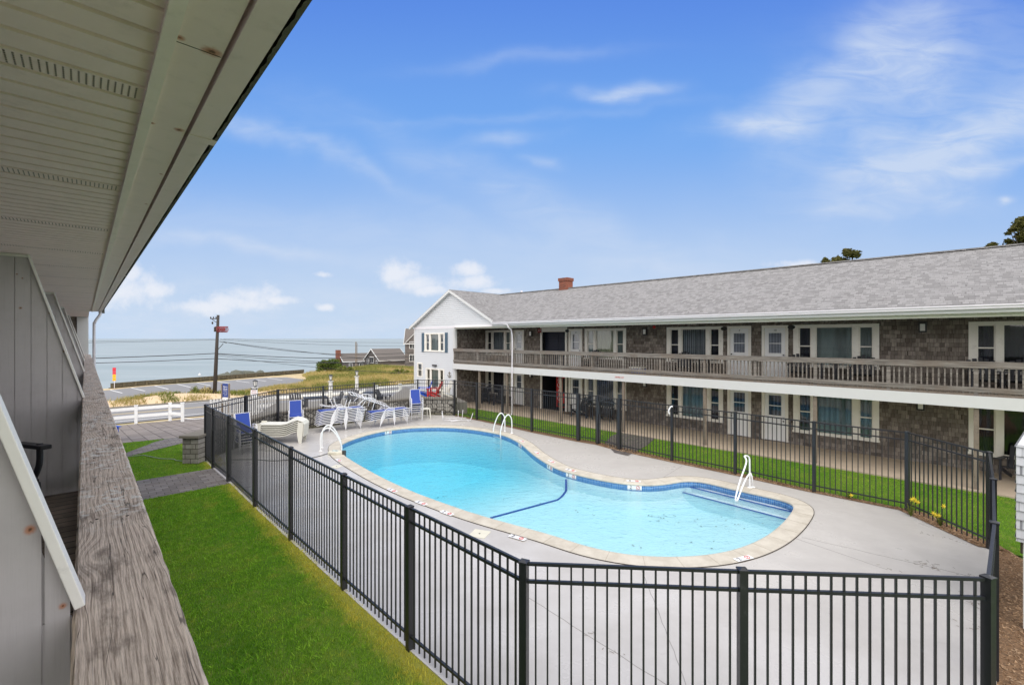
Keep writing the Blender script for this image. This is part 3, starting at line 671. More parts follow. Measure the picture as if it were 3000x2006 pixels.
# break line in navy tile, following floor and curling up the far wall
ln = MB(); 
pa = G(1437, 1518, -.80); pb = G(1635, 1418, -.82); pc = G(1655, 1405, -.7); pd = G(1663, 1388, -.25)
def flz(p): return -depth(p.x, p.y) + .012
Wp = min(pool, key=lambda p: (p - G(1660, 1382)).length); Wi = Wp + (G(1500, 1450, 0) - Wp).normalized() * .07
def floor_z(p):
    d_ = float(pdist(np.array([[p.x, p.y]]), pool)[0]); return -depth(p.x, p.y) + max(0, 1 - d_ / .45) ** 2 * .28
pts = [pa.lerp(Wi, t / 24) for t in range(25)]
pts3 = [(p.x, p.y, floor_z(p) + .012) for p in pts] + [(Wi.x, Wi.y, -.22)]
for a, b in zip(pts3, pts3[1:]): ln.bar(a, b, .065, .02)
ln.build('floor_line', M['tileline'], sw_pool)
# entry steps
s1a, s1b = G(2014, 1424, -.20), G(2320, 1499, -.20); s2a, s2b = G(1988, 1438.5, -.34), G(2306, 1521.5, -.34)
for (a, b, z) in ((s1a, s1b, -.20), (s2a, s2b, -.34)):
    d_ = (b - a).normalized(); nn = Vector((-d_.y, d_.x)); nn = nn if nn.y > 0 else -nn
    a2 = a - d_ * .35; b2 = b + d_ * .25
    st = MB(); st.prism([a2, b2, b2 + nn * .9, a2 + nn * .9], -1.3, z); stp = st.build('step', M['plaster'], sw_pool)
    nl = MB(); nl.bar((a.x, a.y, z + .004), (b.x, b.y, z + .004), .055, .012); nl.build('nosing_tile', M['tileline'], stp)
# depth markers on the coping
def flat_mat(c, ang, s=1.0): return Matrix.Translation(c) @ Matrix.Rotation(ang, 4, 'Z') @ Matrix.Scale(s, 4)
def marker(px, py, txt, z=.022, wall=False, ang=None):
    c = G(px, py, z)
    i = min(range(N), key=lambda j: (pool[j] - c).length); t = (pool[(i + 1) % N] - pool[i - 1]).normalized()
    a = math.atan2(t.y, t.x)
    if not wall:
        a += 0 if math.cos(a) > 0 else math.pi
        Mx = Matrix.Translation((c.x, c.y, z)) @ Matrix.Rotation(a, 4, 'Z')
    else:
        nrm = Vector((-t.y, t.x)); c2 = pool[i] + nrm * .006; a2 = math.atan2(t.y, t.x)
        fx = t if (t.x > 0) else -t
        Mx = Matrix.Translation((c2.x, c2.y, -.10)) @ Matrix.Rotation(math.atan2(fx.y, fx.x), 4, 'Z') @ Matrix.Rotation(R(90), 4, 'X')
    pl = MB(); pl.box(-.19, .19, -.062, .062, -.004, 0, Mx); p = pl.build('depth_marker', M['whitesign'], sw_pool)
    textmesh(txt, .13, 'digit', M['ink'], p, Mx @ Matrix.Translation((-.10, 0, .003)))
    rg = MB(); rg.tube([(.09 + .045 * math.cos(t_ * math.pi / 8), .045 * math.sin(t_ * math.pi / 8), .003) for t_ in range(16)], .006, 4, True)
    rg.bar((.06, -.03, .003), (.12, .03, .003), .008, .004); rg.v = [tuple(Mx @ Vector(v_)) for v_ in rg.v]
    rg.build('no_diving_symbol', M['redink'], p)
for (px, py, tx) in ((1516, 1573, '2'), (2178, 1634, '2'), (1309, 1501, '3'), (1234, 1472, '4'), (1149, 1435, '5'), (992, 1347, '7'), (1529, 1291, '7'), (1573, 1325, '5'), (1616, 1350.5, '4'), (1672, 1376, '3'), (1856, 1408, '2')): marker(px, py, tx)
for (px, py, tx) in ((1853, 1422, '2'), (1660, 1386, '3'), (1600, 1358, '4'), (1516, 1296, '5'), (1155, 1262, '7')): marker(px, py, tx, wall=True)
wt = MB(); wp = offset(pool, .006, 0); wt.prism(wp, -3.0, -.135); o = wt.build('pool_water', M['water']); tag(o, kind='structure')
# leaves and grit on the pool floor
lf = MB()
for (px, py, n_, sp) in ((1236,1392,16,.16),(1294,1380,14,.14),(1505,1411,3,.05),(1460,1452,2,.2),(1590,1478,4,.2),(1700,1505,5,.3),(1895,1525,12,.4),(1985,1530,16,.35),(2080,1545,14,.35),(2120,1557,6,.2),(1950,1483,3,.1),(1870,1613,4,.1),(2000,1618,6,.5)):
    for _ in range(n_):
        p = G(px, py, -.8) + Vector((random.gauss(0, sp), random.gauss(0, sp * .6))); zz = -depth(p.x, p.y) + .02; a = random.random() * 6.28; r = random.uniform(.012, .035)
        lf.quad(*[(p.x + r * math.cos(a + q_) * (1 if i % 2 else .5), p.y + r * math.sin(a + q_) * (1 if i % 2 else .5), zz + .004 * (i % 2)) for i, q_ in enumerate((0, 1.57, 3.14, 4.71))])
tag(lf.build('sunken_leaves', M['pole']), 'scattered dark leaf litter lying on the pool floor', 'leaf litter', kind='stuff')
# ladders
def tube_sm(pts, sub=6):
    pts = [Vector(p) for p in pts]; o = []
    for i in range(len(pts) - 1):
        p0 = pts[max(i - 1, 0)]; p1 = pts[i]; p2 = pts[i + 1]; p3 = pts[min(i + 2, len(pts) - 1)]
        for j in range(sub): t = j / sub; o.append(.5 * ((2 * p1) + (-p0 + p2) * t + (2 * p0 - 5 * p1 + 4 * p2 - p3) * t * t + (-p0 + 3 * p1 - 3 * p2 + p3) * t ** 3))
    o.append(pts[-1]); return o
def ladder(f1, f2, w1, w2, label):
    c = (f1 + f2) / 2; o = thing('pool_ladder', label, 'ladder', (c.x, c.y, 0), 0, 'white pool ladders')
    for f_, w_ in ((f1, w1), (f2, w2)):
        f0 = f_ - c; w0 = w_ - c; d = (w0 - f0)
        pts = [(f0.x, f0.y, 0), (f0.x, f0.y, .45), (f0.x + d.x * .08, f0.y + d.y * .08, .68), (f0.x + d.x * .35, f0.y + d.y * .35, .80), (f0.x + d.x * .68, f0.y + d.y * .68, .62), (w0.x, w0.y, .15), (w0.x, w0.y, -.25), (w0.x, w0.y, -1.1)]
        mb = MB(); mb.tube(tube_sm(pts), .024, 10); mb.build('handrail', M['ladder'], o, True)
        mb = MB(); mb.lathe([(.06, 0), (.06, .015), (.035, .03)], (f0.x, f0.y)); mb.build('foot_flange', M['ladder'], o)
    for zz in (-.17, -.42, -.68):
        a, b = w1 - c, w2 - c; mb = MB(); mb.bar((a.x, a.y, zz), (b.x, b.y, zz), .09, .03); mb.build('tread', M['ladder'], o)
ladder(G(1479, 1264), G(1499.5, 1269.6), G(1446, 1279, -.2), G(1467, 1285.5, -.2), 'white ladder on the far side of the pool near the fence gate')
ladder(G(943.5, 1311), G(939, 1321), G(998, 1313, -.1), G(1000, 1324, -.1), 'white ladder at the left end of the pool beside the plastic box')
c = G(2196, 1428); o = thing('pool_handrail', 'white figure-four grab rail beside the pool entry steps', 'handrail', (c.x, c.y, 0))
e1 = G(2155, 1466, -.13) - c; mb = MB()
mb.tube(tube_sm([(0, 0, 0), (0, 0, .6), (-.02, .0, .82), (-.10 + e1.x * .1, e1.y * .1, .86), (e1.x * .25, e1.y * .25, .72), (e1.x * .7, e1.y * .7, .32), (e1.x * .97, e1.y * .97, .0), (e1.x, e1.y, -.14), (e1.x * .85, e1.y * .85, -.12), (e1.x * .55, e1.y * .55, .12), (e1.x * .25, e1.y * .25, .3), (.0, .0, .38)]), .021, 10)
mb.tube([(.1, .03, 0), (.07, .02, .3), (.02, .01, .4)], .021, 8); mb.build('rail', M['ladder'], o, True)
mb = MB(); mb.lathe([(.06, 0), (.06, .015), (.03, .03)]); mb.lathe([(.06, 0), (.06, .015), (.03, .03)], (.1, .03)); mb.build('foot_flange', M['ladder'], o)
# deck skimmer lids and cleaner
for (px, py, s_, lab) in ((1405, 1563, .36, 'square cream skimmer lid in the deck next to the near coping'), (986, 1366, .3, 'square white skimmer lid in the deck near the left fence')):
    c = G(px, py); o = thing('skimmer_lid', lab, 'lid', (c.x, c.y, 0), R(-20)); mb = MB(); mb.box(-s_ / 2, s_ / 2, -s_ / 2, s_ / 2, .001, .008); l_ = mb.build('lid', M['cover'], o)
    mb = MB(); mb.lathe([(.02, .008), (.02, .010)]); mb.build('screw', M['joint'], o)
c = G(984, 1330); o = thing('pool_cleaner', 'cream plastic pool equipment box lying on the coping by the left ladder', 'pool equipment', (c.x, c.y, .015), R(-8))
mb = MB(); mb.prism([(-.24, -.12), (.1, -.14), (.26, -.06), (.26, .14), (.05, .16), (-.22, .05)], 0, .09); mb.build('housing', M['cover'], o, bevel=.015)
mb = MB(); mb.box(-.15, .05, .0, .1, .09, .10); mb.build('panel', M['cur_teal'], o)
mb = MB(); mb.tube([(.3, .0, .12), (.3, .0, -.35)], .07, 10); mb.build('hose_elbow', M['darkhose'], o)
# garden hose over lawn
hp = [G(*p) for p in ((300, 1343), (370, 1338.5), (414, 1334), (432, 1336), (470, 1343.5), (507, 1345.5), (519, 1349.5), (545, 1351), (609, 1352))]
mb = MB(); mb.tube(tube_sm([(p.x, p.y, .012) for p in hp]), .014, 6); tag(mb.build('garden_hose', M['hose'], None, True), 'pale green hose snaking across the far lawn to the gate', 'hose')
hp = [G(*p) for p in ((962, 1328), (940, 1335), (910, 1342), (880, 1345), (800, 1350), (747, 1346.5), (680, 1347))]
mb = MB(); mb.tube(tube_sm([(p.x, p.y, .012) for p in hp]), .012, 6); tag(mb.build('cable', M['darkhose'], None, True), 'dark cable running from the pool equipment box to the left fence', 'cable')
# deck seams
sm = MB()
for pts in (((1905,1494-72),(1999,1363)),((2350,1573),(2900,1700)),((1550,1750),(2100,2100)),((1880,1670),(2050,2100)),((2330,1576),(2600,1668)),((1235,1252-4),(1200,1232))):
    a, b = [G(*p) for p in pts]; L_ = int((b - a).length / .15) + 2; prev = None
    for i in range(L_):
        p = a.lerp(b, i / (L_ - 1)) + Vector((random.gauss(0, .006), random.gauss(0, .006)))
        if prev: sm.bar((prev.x, prev.y, .0015), (p.x, p.y, .0015), .008, .003)
        prev = p
tag(sm.build('deck_crack', M['seam']), kind='structure')
lf = MB()
for (px, py, n_, sp) in ((2700,1650,16,.10),(2740,1665,10,.06),(2695,1560,3,.05),(2780,1580,5,.10),(2600,1665,4,.2),(2850,1690,12,.18),(2860,1760,16,.15),(2870,1850,10,.1),(1720,1860,3,.1),(1790,1900,4,.12),(2200,1500,3,.3),(1480,1380,3,.3),(1740,1370,3,.3)):
    for _ in range(n_):
        p = G(px, py) + Vector((random.gauss(0, sp), random.gauss(0, sp))); a = random.random() * 6.28; r = random.uniform(.02, .07)
        lf.bar((p.x, p.y, .006), (p.x + r * math.cos(a), p.y + r * math.sin(a), .012), .004, .003)
tag(lf.build('twig_litter', M['wood_post']), 'fine dry twigs scattered on the concrete pool deck', 'twigs', kind='stuff')

# ================================================================== POOL FENCE
fence = thing('pool_fence', 'tall black picket fence with square posts enclosing the pool deck', 'fence')
skip_gate = {5: 'L', 18: 'R'}      # panel index that is a gate leaf
cap_w = .045
def panel(mb, a, b, z0=.0, top=1.815, sec=1.645, bot=.175, pw_=.017):
    d = b - a; L_ = d.length; d.normalize(); nn = Vector((-d.y, d.x))
    def rail(z, h, w_=.030): mb.bar((a.x + d.x * .038, a.y + d.y * .038, z), (b.x - d.x * .038, b.y - d.y * .038, z), w_, h)
    rail(top, .030); rail(sec, .030); rail(bot, .030)
    n_ = max(2, round(L_ / .113)); 
    for i in range(1, n_):
        p = a + d * (L_ * i / n_); ang = math.atan2(d.y, d.x); Mx = Matrix.Translation((p.x, p.y, 0)) @ Matrix.Rotation(ang, 4, 'Z')
        mb.box(-pw_ / 2, pw_ / 2, -pw_ / 2, pw_ / 2, z0 + .05, top - .015, Mx)
for i, p in enumerate(posts):
    nx = posts[(i + 1) % len(posts)]; pv = posts[i - 1]; d = (nx - pv).normalized(); ang = math.atan2(d.y, d.x)
    big = i in (17, 18, 19, 5); w_ = .052 if big else .038
    hgt = FH
    mb = MB(); Mx = Matrix.Translation((p.x, p.y, 0)) @ Matrix.Rotation(ang, 4, 'Z'); mb.box(-w_, w_, -w_, w_, -.1, hgt - .028, Mx)
    mb.box(-w_ - .006, w_ + .006, -w_ - .006, w_ + .006, hgt - .028, hgt - .012, Mx)
    c0 = len(mb.v); mb.add([Mx @ Vector(v_) for v_ in ((-w_ - .006, -w_ - .006, hgt - .012), (w_ + .006, -w_ - .006, hgt - .012), (w_ + .006, w_ + .006, hgt - .012), (-w_ - .006, w_ + .006, hgt - .012), (0, 0, hgt + .006))], ((0, 1, 4), (1, 2, 4), (2, 3, 4), (3, 0, 4)))
    mb.build('post', M['black'], fence)
    if i not in skip_gate:
        mb = MB(); panel(mb, p, nx); mb.build('picket_panel', M['black'], fence)
for i, side in skip_gate.items():
    a, b = posts[i], posts[i + 1]; c = (a + b) / 2; d = (b - a).normalized(); ang = math.atan2(d.y, d.x)
    lab = 'black picket gate with latch at the end of the grey paver path' if side == 'L' else 'black picket gate in the far fence opening to the paved patch by the motel'
    o = thing('fence_gate', lab, 'gate', (a.x, a.y, 0), 0)
    mb = MB(); aa = Vector((0, 0)) + d * .03; bb = (b - a) - d * .03; panel(mb, aa, bb)
    for e in (aa + d * .045, bb - d * .045): mb.bar((e.x, e.y, .08), (e.x, e.y, 1.84), .045, .045)
    mb.build('gate_leaf', M['black'], o)
    mb = MB(); e = bb - d * .05 if side == 'L' else aa + d * .06; nn = Vector((-d.y, d.x)); sgn = 1
    mb.box(-.025, .025, -.05, .05, 1.15, 1.62, Matrix.Translation((e.x, e.y, 0)) @ Matrix.Rotation(ang, 4, 'Z')); mb.build('latch', M['black'], o)
    for zz in (.35, 1.5):
        mb = MB(); e = aa if side == 'L' else bb; mb.box(-.04, .04, -.045, .045, zz, zz + .12, Matrix.Translation((e.x, e.y, 0)) @ Matrix.Rotation(ang, 4, 'Z')); mb.build('hinge', M['black'], o)
# hook on fence post
p = posts[20]; o = thing('life_hook', 'white curved hook hanging on a far fence post', 'hook', (p.x, p.y, 1.55)); mb = MB(); mb.tube(tube_sm([(0, -.05, .24), (-.05, -.06, .24), (-.11, -.06, .16), (-.13, -.06, .05), (-.09, -.06, .0)]), .022, 6); mb.build('hook', M['ladder'], o, True)

# ================================================================== LONG RIGHT-HAND MOTEL BUILDING (local frame: s along, D behind)
WP, BP = 19.62, 17.14
S_A, S_B = -21.75, 8.0
bl = thing('motel_building', 'long two-storey shingled motel with a white gabled end wing and a wooden upper gallery', 'motel building', (0, 0, 0), AM)
def S2(px): return sM(px, WP)
fe = [(S2(p) - S2(2324.4)) / (S2(2575.8) - S2(2324.4)) for p in (2340, 2376.3, 2390.4, 2497.5, 2516.5, 2557.6)]
def mullwin(s0, s1, z0, z1, curt, D0=WP, mk=None, fr=fe, cas=.09, sid=True):
    """triple window: casing + mullions + sashes; sub-parts: pane, sash, curtains"""
    L_ = s1 - s0; xs = [s0 + L_ * f for f in fr]
    mb = MB(); p0, p1 = D0 - .045, D0 + .05
    mb.box(s0, s1, p0, p1, z1 - cas, z1); mb.box(s0 - .02, s1 + .02, p0 - .03, p1, z0, z0 + cas * .8)
    zz0, zz1 = z0 + cas * .8, z1 - cas
    for a, b in ((s0, xs[0]), (xs[1], xs[2]), (xs[3], xs[4]), (xs[5], s1)): mb.box(a, b, p0, p1, zz0, zz1)
    wf = mb.build('window', M['trim'], bl)
    g = MB(); sa = MB()
    for (a, b, side) in ((xs[0], xs[1], 1), (xs[2], xs[3], 0), (xs[4], xs[5], 1)):
        w_ = .035 if side else .025
        sa.box(a, b, D0 + .0, D0 + .04, zz1 - w_, zz1 - .0); sa.box(a, b, D0, D0 + .04, zz0, zz0 + w_)
        sa.box(a, a + w_, D0, D0 + .04, zz0 + w_, zz1 - w_); sa.box(b - w_, b, D0, D0 + .04, zz0 + w_, zz1 - w_)
        if side: zm = (zz0 + zz1) / 2; sa.box(a + w_, b - w_, D0 - .005, D0 + .035, zm - .02, zm + .02)
        g.quad((a + w_, D0 + .022, zz0 + w_), (b - w_, D0 + .022, zz0 + w_), (b - w_, D0 + .022, zz1 - w_), (a + w_, D0 + .022, zz1 - w_))
    sa.build('sash', M['trim'], wf); g.build('pane', M['glass'], wf)
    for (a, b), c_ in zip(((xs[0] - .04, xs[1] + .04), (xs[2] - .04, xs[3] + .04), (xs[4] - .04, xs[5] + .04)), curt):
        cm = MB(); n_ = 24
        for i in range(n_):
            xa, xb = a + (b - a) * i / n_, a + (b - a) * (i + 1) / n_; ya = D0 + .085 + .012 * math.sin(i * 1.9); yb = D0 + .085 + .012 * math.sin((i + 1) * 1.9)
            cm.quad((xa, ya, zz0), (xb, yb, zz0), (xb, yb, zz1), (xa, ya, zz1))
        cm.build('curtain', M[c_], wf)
    return wf
def door(s0, s1, z0, z1, num, curt, hinge=1, D0=WP):
    mb = MB(); p0, p1 = D0 - .04, D0 + .06; c_ = .10
    mb.box(s0, s0 + c_, p0, p1, z0, z1 - c_); mb.box(s1 - c_, s1, p0, p1, z0, z1 - c_); mb.box(s0, s1, p0, p1, z1 - c_, z1)
    fr = mb.build('door_frame', M['trim'], bl)
    a, b = s0 + c_, s1 - c_; zt_ = z1 - c_; lf_ = MB(); H_ = zt_ - z0; ga, gb = a + .14, b - .14; gz0, gz1 = z0 + H_ * .50, z0 + H_ * .90
    d0, d1 = D0 + .01, D0 + .05
    for r_ in wall_rects(a, b, z0, zt_, [(ga, gb, gz0, gz1)]): lf_.box(r_[0], r_[1], d0, d1, r_[2], r_[3])
    lf_.box(ga - .03, gb + .03, d0 - .012, d0 - .001, gz1, gz1 + .03); lf_.box(ga - .03, gb + .03, d0 - .012, d0 - .001, gz0 - .03, gz0)
    lf_.box(ga - .03, ga, d0 - .012, d0 - .001, gz0, gz1); lf_.box(gb, gb + .03, d0 - .012, d0 - .001, gz0, gz1)
    zm = gz0 + (gz1 - gz0) * .48; lf_.box(ga, gb, d0 - .008, d0 + .02, zm - .015, zm + .015)
    for q_ in (0, 1):
        for u_ in (0, 1):
            xa = a + .09 + u_ * (b - a - .16) / 2; xb = xa + (b - a - .2) / 2 - .03; za = z0 + .14 + q_ * .36; lf_.box(xa, xb, d0 - .006, d0 - .001, za, za + .28)
    lo = lf_.build('door', M['door'], bl)
    g = MB(); g.quad((ga, d0 + .01, gz0), (gb, d0 + .01, gz0), (gb, d0 + .01, gz1), (ga, d0 + .01, gz1)); g.build('pane', M['glass'], lo)
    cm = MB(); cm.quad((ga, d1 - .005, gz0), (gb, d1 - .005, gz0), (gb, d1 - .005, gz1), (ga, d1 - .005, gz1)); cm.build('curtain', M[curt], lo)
    kx = (a + .06) if hinge > 0 else (b - .06)
    for zz in (z0 + H_ * .40, z0 + H_ * .46):
        kb_ = MB(); kb_.tube([(kx, d0, zz), (kx, d0 - .05, zz)], [.018, .028], 10); kb_.build('handle', M['black'], lo, True)
    if num: textmesh(num, .11, 'door_number', M['ink'], lo, Matrix.Translation(((a + b) / 2, d0 - .004, gz1 + .10)) @ Matrix.Rotation(R(90), 4, 'X'))
wins = [(1423.7, 1500), (1714, 1835), (1954, 2119), (2324.4, 2575.8), (2837, 3230)]
WU = [(S2(a), S2(b)) for a, b in wins]
WZU, WZL = (2.95, 4.50), (.50, 2.10)
curU = [('cur_dark', 'cur_blind', 'cur_grey'), ('cur_grey', 'cur_green', 'cur_grey'), ('cur_dark', 'cur_blind', 'cur_dark'), ('cur_dark', 'cur_grey', 'cur_grey'), ('cur_dark', 'darkin', 'cur_dark')]
curL = [('cur_dark', 'cur_dark', 'cur_grey'), ('cur_white', 'cur_sheer', 'cur_white'), ('cur_dark', 'cur_teal', 'cur_dark'), ('cur_sheer', 'cur_teal', 'cur_teal'), ('cur_dark', 'darkin', 'cur_dark')]
ops = []
for i, (a, b) in enumerate(WU):
    mullwin(a, b, *WZU, curU[i]); mullwin(a, b, *WZL, curL[i]); ops += [(a, b, *WZU), (a, b, *WZL)]
drs = [(1347.7, 1379.6, '8', 'cur_dark', -1, 'u'), (1505.4, 1535.7, '9', 'cur_white', 1, 'ul'), (1666.8, 1706.6, '11', 'cur_white', -1, 'ul'), (2131.4, 2201, '7', 'cur_white', 1, 'ul'), (2232, 2309.7, '10', 'cur_white', -1, 'ul')]
for (a, b, num, cu, h_, w_) in drs:
    a, b = S2(a), S2(b)
    if 'u' in w_: door(a, b, 2.47, 4.50, num, cu, h_); ops.append((a, b, 2.47, 4.50))
    if 'l' in w_: door(a, b, .07, 2.10, '', 'cur_sheer', h_); ops.append((a, b, .07, 2.10))
PA, PB = S2(1589), S2(1657)
ops += [(PA, PB, .05, 2.15), (PA, PB, 2.45, 4.45)]
mb = MB(); sawtooth(mb, wall_rects(S_A, S_B, .0, 4.72, ops), .138, WP, -1, .018); mb.build('shingle_wall', M['shingle'], bl)
# room darkness behind openings and building body
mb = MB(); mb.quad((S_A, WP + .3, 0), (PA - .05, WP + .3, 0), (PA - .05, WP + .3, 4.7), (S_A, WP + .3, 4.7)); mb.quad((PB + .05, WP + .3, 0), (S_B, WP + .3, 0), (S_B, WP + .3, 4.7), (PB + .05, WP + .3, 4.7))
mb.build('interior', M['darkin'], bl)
mb = MB(); mb.box(S_A, S_B, 25.3, 25.4, 0, 4.8); mb.box(S_B - .1, S_B, WP + .31, 25.3, 0, 4.8); mb.build('rear_wall', M['shingle'], bl)
# passage
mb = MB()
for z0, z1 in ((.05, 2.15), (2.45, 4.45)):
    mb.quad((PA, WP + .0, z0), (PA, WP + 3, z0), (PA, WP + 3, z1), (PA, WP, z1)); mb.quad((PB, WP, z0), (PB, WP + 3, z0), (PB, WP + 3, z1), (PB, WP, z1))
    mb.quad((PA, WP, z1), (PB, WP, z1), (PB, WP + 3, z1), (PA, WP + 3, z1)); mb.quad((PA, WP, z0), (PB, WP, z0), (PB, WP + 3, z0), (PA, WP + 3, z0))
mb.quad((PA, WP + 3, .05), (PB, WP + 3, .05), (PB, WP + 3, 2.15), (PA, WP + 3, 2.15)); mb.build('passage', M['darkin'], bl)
mb = MB(); mb.box(PA, PB, WP + .25, WP + .3, 2.46, 4.35); mb.box((PA + PB) / 2 + .1, (PA + PB) / 2 + .12, WP + .235, WP + .25, 2.46, 4.35); mb.build('passage_screen', M['navy'], bl)
mb = MB()
for z0, z1 in ((.03, 2.28), (2.46, 4.62)): mb.box(PA - .12, PA, WP - .05, WP + .03, z0, z1); mb.box(PB, PB + .12, WP - .05, WP + .03, z0, z1)
mb.box(PA, PB, WP - .05, WP + .03, 4.36, 4.62); mb.build('passage_frame', M['trim'], bl)
mb = MB(); mb.box(PA + .0, PB + .3, WP - .1, WP - .06, 4.30 + .34, 4.30 + .40); mb.build('passage_header', M['trim'], bl)
mb = MB(); mb.box(PA - .28, PA - .02, WP - .09, WP - .055, 4.32, 4.56); xs_ = mb.build('exit_sign', M['rust_red'], bl)
for tx, xx in (('1', PA - .20), ('7', PA - .10)): textmesh(tx, .16, 'digit', M['whitesign'], xs_, Matrix.Translation((xx, WP - .094, 4.44)) @ Matrix.Rotation(R(90), 4, 'X'))
# vending machine in passage
o = thing('vending_machine', 'tall red drink vending machine standing in the dark ground-floor passage', 'vending machine', tuple(fromM((PA * .45 + PB * .55), WP + 1.0)) + (.06,), AM)
mb = MB(); mb.box(-.42, .42, -.38, .38, .05, 1.88); mb.build('cabinet', M['red'], o, bevel=.02)
mb = MB(); mb.box(-.40, .02, -.395, -.381, .35, 1.82); mb.build('front_panel', M['red'], o)
textmesh('Coca-Cola', .30, 'lettering', M['whitesign'], o, Matrix.Translation((-.19, -.40, 1.08)) @ Matrix.Rotation(R(90), 4, 'X') @ Matrix.Rotation(R(90), 4, 'Z'))
mb = MB(); mb.box(.06, .38, -.392, -.382, .9, 1.7); mb.build('selection_panel', M['darkin'], o); mb = MB(); mb.box(-.3, .3, -.392, -.382, .12, .3); mb.build('delivery_slot', M['black'], o)
# gallery
mb = MB(); mb.box(S_A, S_B, BP - .06, WP - .02, 2.34, 2.45); mb.build('gallery_floor', M['deckboard'], bl)
mb = MB(); mb.box(S_A, S_B, BP - .12, BP - .061, 2.175, 2.49); mb.build('gallery_fascia', M['white'], bl)
mb = MB(); mb.box(S_A, S_B, BP - .05, BP + .05, 2.18, 2.335); mb.box(S_A, S_B, BP - .04, BP + .0, 2.451, 2.56); mb.build('gallery_beam', M['wood_post'], bl)
mb = MB(); mb.box(S_A + .02, S_B, BP + .1, WP - .03, 2.28, 2.33); mb.build('gallery_ceiling', M['trim'], bl)
cc_ = S2(1860); 
textmesh('OMNI LIZ', .10, 'fascia_lettering', M['redink'], bl, Matrix.Translation((sM(1819, BP), BP - .124, 2.34)) @ Matrix.Rotation(R(90), 4, 'X'))
rl = thing('gallery_railing', 'weathered grey wooden balustrade along the upper gallery of the motel', 'railing', (0, 0, 0), AM)
mb = MB(); mb.box(S_A, S_B, BP - .09, BP + .07, 3.355, 3.39); mb.build('handrail', M['rail_far'], rl)
mb = MB(); mb.box(S_A, S_B, BP - .085, BP - .045, 3.22, 3.354); mb.build('top_board', M['rail_far'], rl)
mb = MB(); mb.box(S_A, S_B, BP - .085, BP - .045, 2.59, 2.72); mb.build('bottom_board', M['rail_far'], rl)
p_s = [sM(p, BP) for p in (1332, 1400, 1488, 1572, 1643, 1735, 1827, 1935, 2064, 2213, 2389, 2603, 2859)]; p_s += [p_s[-1] + 1.66, p_s[-1] + 3.3]
for s_ in p_s:
    mb = MB(); mb.box(s_ - .045, s_ + .045, BP - .044, BP + .045, 2.4905, 3.354); mb.build('post', M['rail_far'], rl)
for a, b in zip(p_s, p_s[1:] + [S_B]):
    mb = MB(); n_ = max(1, round((b - a) / .118))
    for i in range(1, n_): x_ = a + (b - a) * i / n_ + random.uniform(-.006, .006); mb.box(x_ - .017, x_ + .017, BP - .044, BP - .010, 2.54 + random.uniform(-.01, .01), 3.34)
    mb.build('baluster_panel', M['rail_far'], rl)
for px in (1405, 1486, 1643, 1827, 2065, 2388, 2860):
    s_ = sM(px, BP); mb = MB(); mb.box(s_ - .05, s_ + .05, BP - .05, BP + .05, .03, 2.179); mb.build('column', M['wood_post'], bl)
mb = MB(); mb.box(S_A + .0, S_A + .10, BP - .0, BP + .13, .0, 2.174); mb.build('corner_board', M['white'], bl); mb = MB(); mb.box(S_A, S_A + .10, BP, BP + .13, 3.4, 4.6); mb.build('corner_board', M['white'], bl)
# eaves
RD, RZ = 21.3, 6.93; ED, EZ = 16.72, 4.88; slope = (RZ - EZ) / (RD - ED)
mb = MB(); mb.box(-21.6, S_B, ED + .12, WP - .021, 4.64, 4.66)
for i in range(int((S_B + 21.6) / .1)): mb.box(-21.6 + i * .1, -21.6 + i * .1 + .012, ED + .12, WP - .03, 4.632, 4.64)
mb.build('soffit', M['trim'], bl)
mb = MB(); mb.box(-21.6, S_B, BP - .03, BP + .09, 4.56, 4.631); mb.build('eave_beam', M['trim'], bl)
def gutter_profile(mb, s0, s1, y, z0):
    pr = [(0, 0), (-.07, 0), (-.10, .03), (-.095, .06), (-.125, .09), (-.125, .125), (-.115, .125), (-.115, .095), (-.01, .095), (0, .13)]
    for s_, fl in ((s0, 0), (s1, 1)): pass
    n_ = len(pr); vs = [(s0, y + a, z0 + b) for a, b in pr] + [(s1, y + a, z0 + b) for a, b in pr]
    mb.add(vs, [(i, (i + 1) % n_, n_ + (i + 1) % n_, n_ + i) for i in range(n_)] + [tuple(range(n_)), tuple(reversed(range(n_, 2 * n_)))])
gs = sM(1436, ED - .1)
mb = MB(); gutter_profile(mb, gs, S_B, ED + .02, 4.735); mb.build('gutter', M['gutter'], bl)
mb = MB(); mb.box(gs, S_B, ED + .025, ED + .118, 4.66, EZ - .02); mb.build('fascia_board', M['white'], bl)
mb = MB(); sd = sM(1488, ED - .06); mb.tube(tube_sm([(sd - .35, ED - .04, 4.75), (sd - .08, ED - .04, 4.72), (sd, ED + .0, 4.55), (sd, BP - .17, 4.2), (sd, BP - .17, 2.3), (sd, BP - .17, .15), (sd + .02, BP - .26, .06)], 4), .04, 8)
mb.build('downspout', M['gutter'], bl, True)
def rect_roof(mb, quads, th=.03):
    for q_ in quads: mb.add(q_, [tuple(range(len(q_)))]); 
WS, WZ = -22.0, 6.95; wsl = .507
vx = WS + (WZ - EZ) / wsl
mb = MB(); mb.add([(vx, ED - .03, EZ), (S_B + .3, ED - .03, EZ), (S_B + .3, RD, RZ), (WS, RD, RZ)], [(0, 1, 2, 3)])
mb.add([(WS, RD, RZ), (S_B + .3, RD, RZ), (S_B + .3, RD + 4.4, RZ - 4.4 * slope), (WS, RD + 4.4, RZ - 4.4 * slope)], [(0, 1, 2, 3)])
mb.box(WS, S_B + .3, RD - .13, RD + .13, RZ - .02, RZ + .022)
mb.add([(vx, ED - .03, EZ - .025), (S_B + .3, ED - .03, EZ - .025), (S_B + .3, ED - .03, EZ), (vx, ED - .03, EZ)], [(0, 1, 2, 3)])
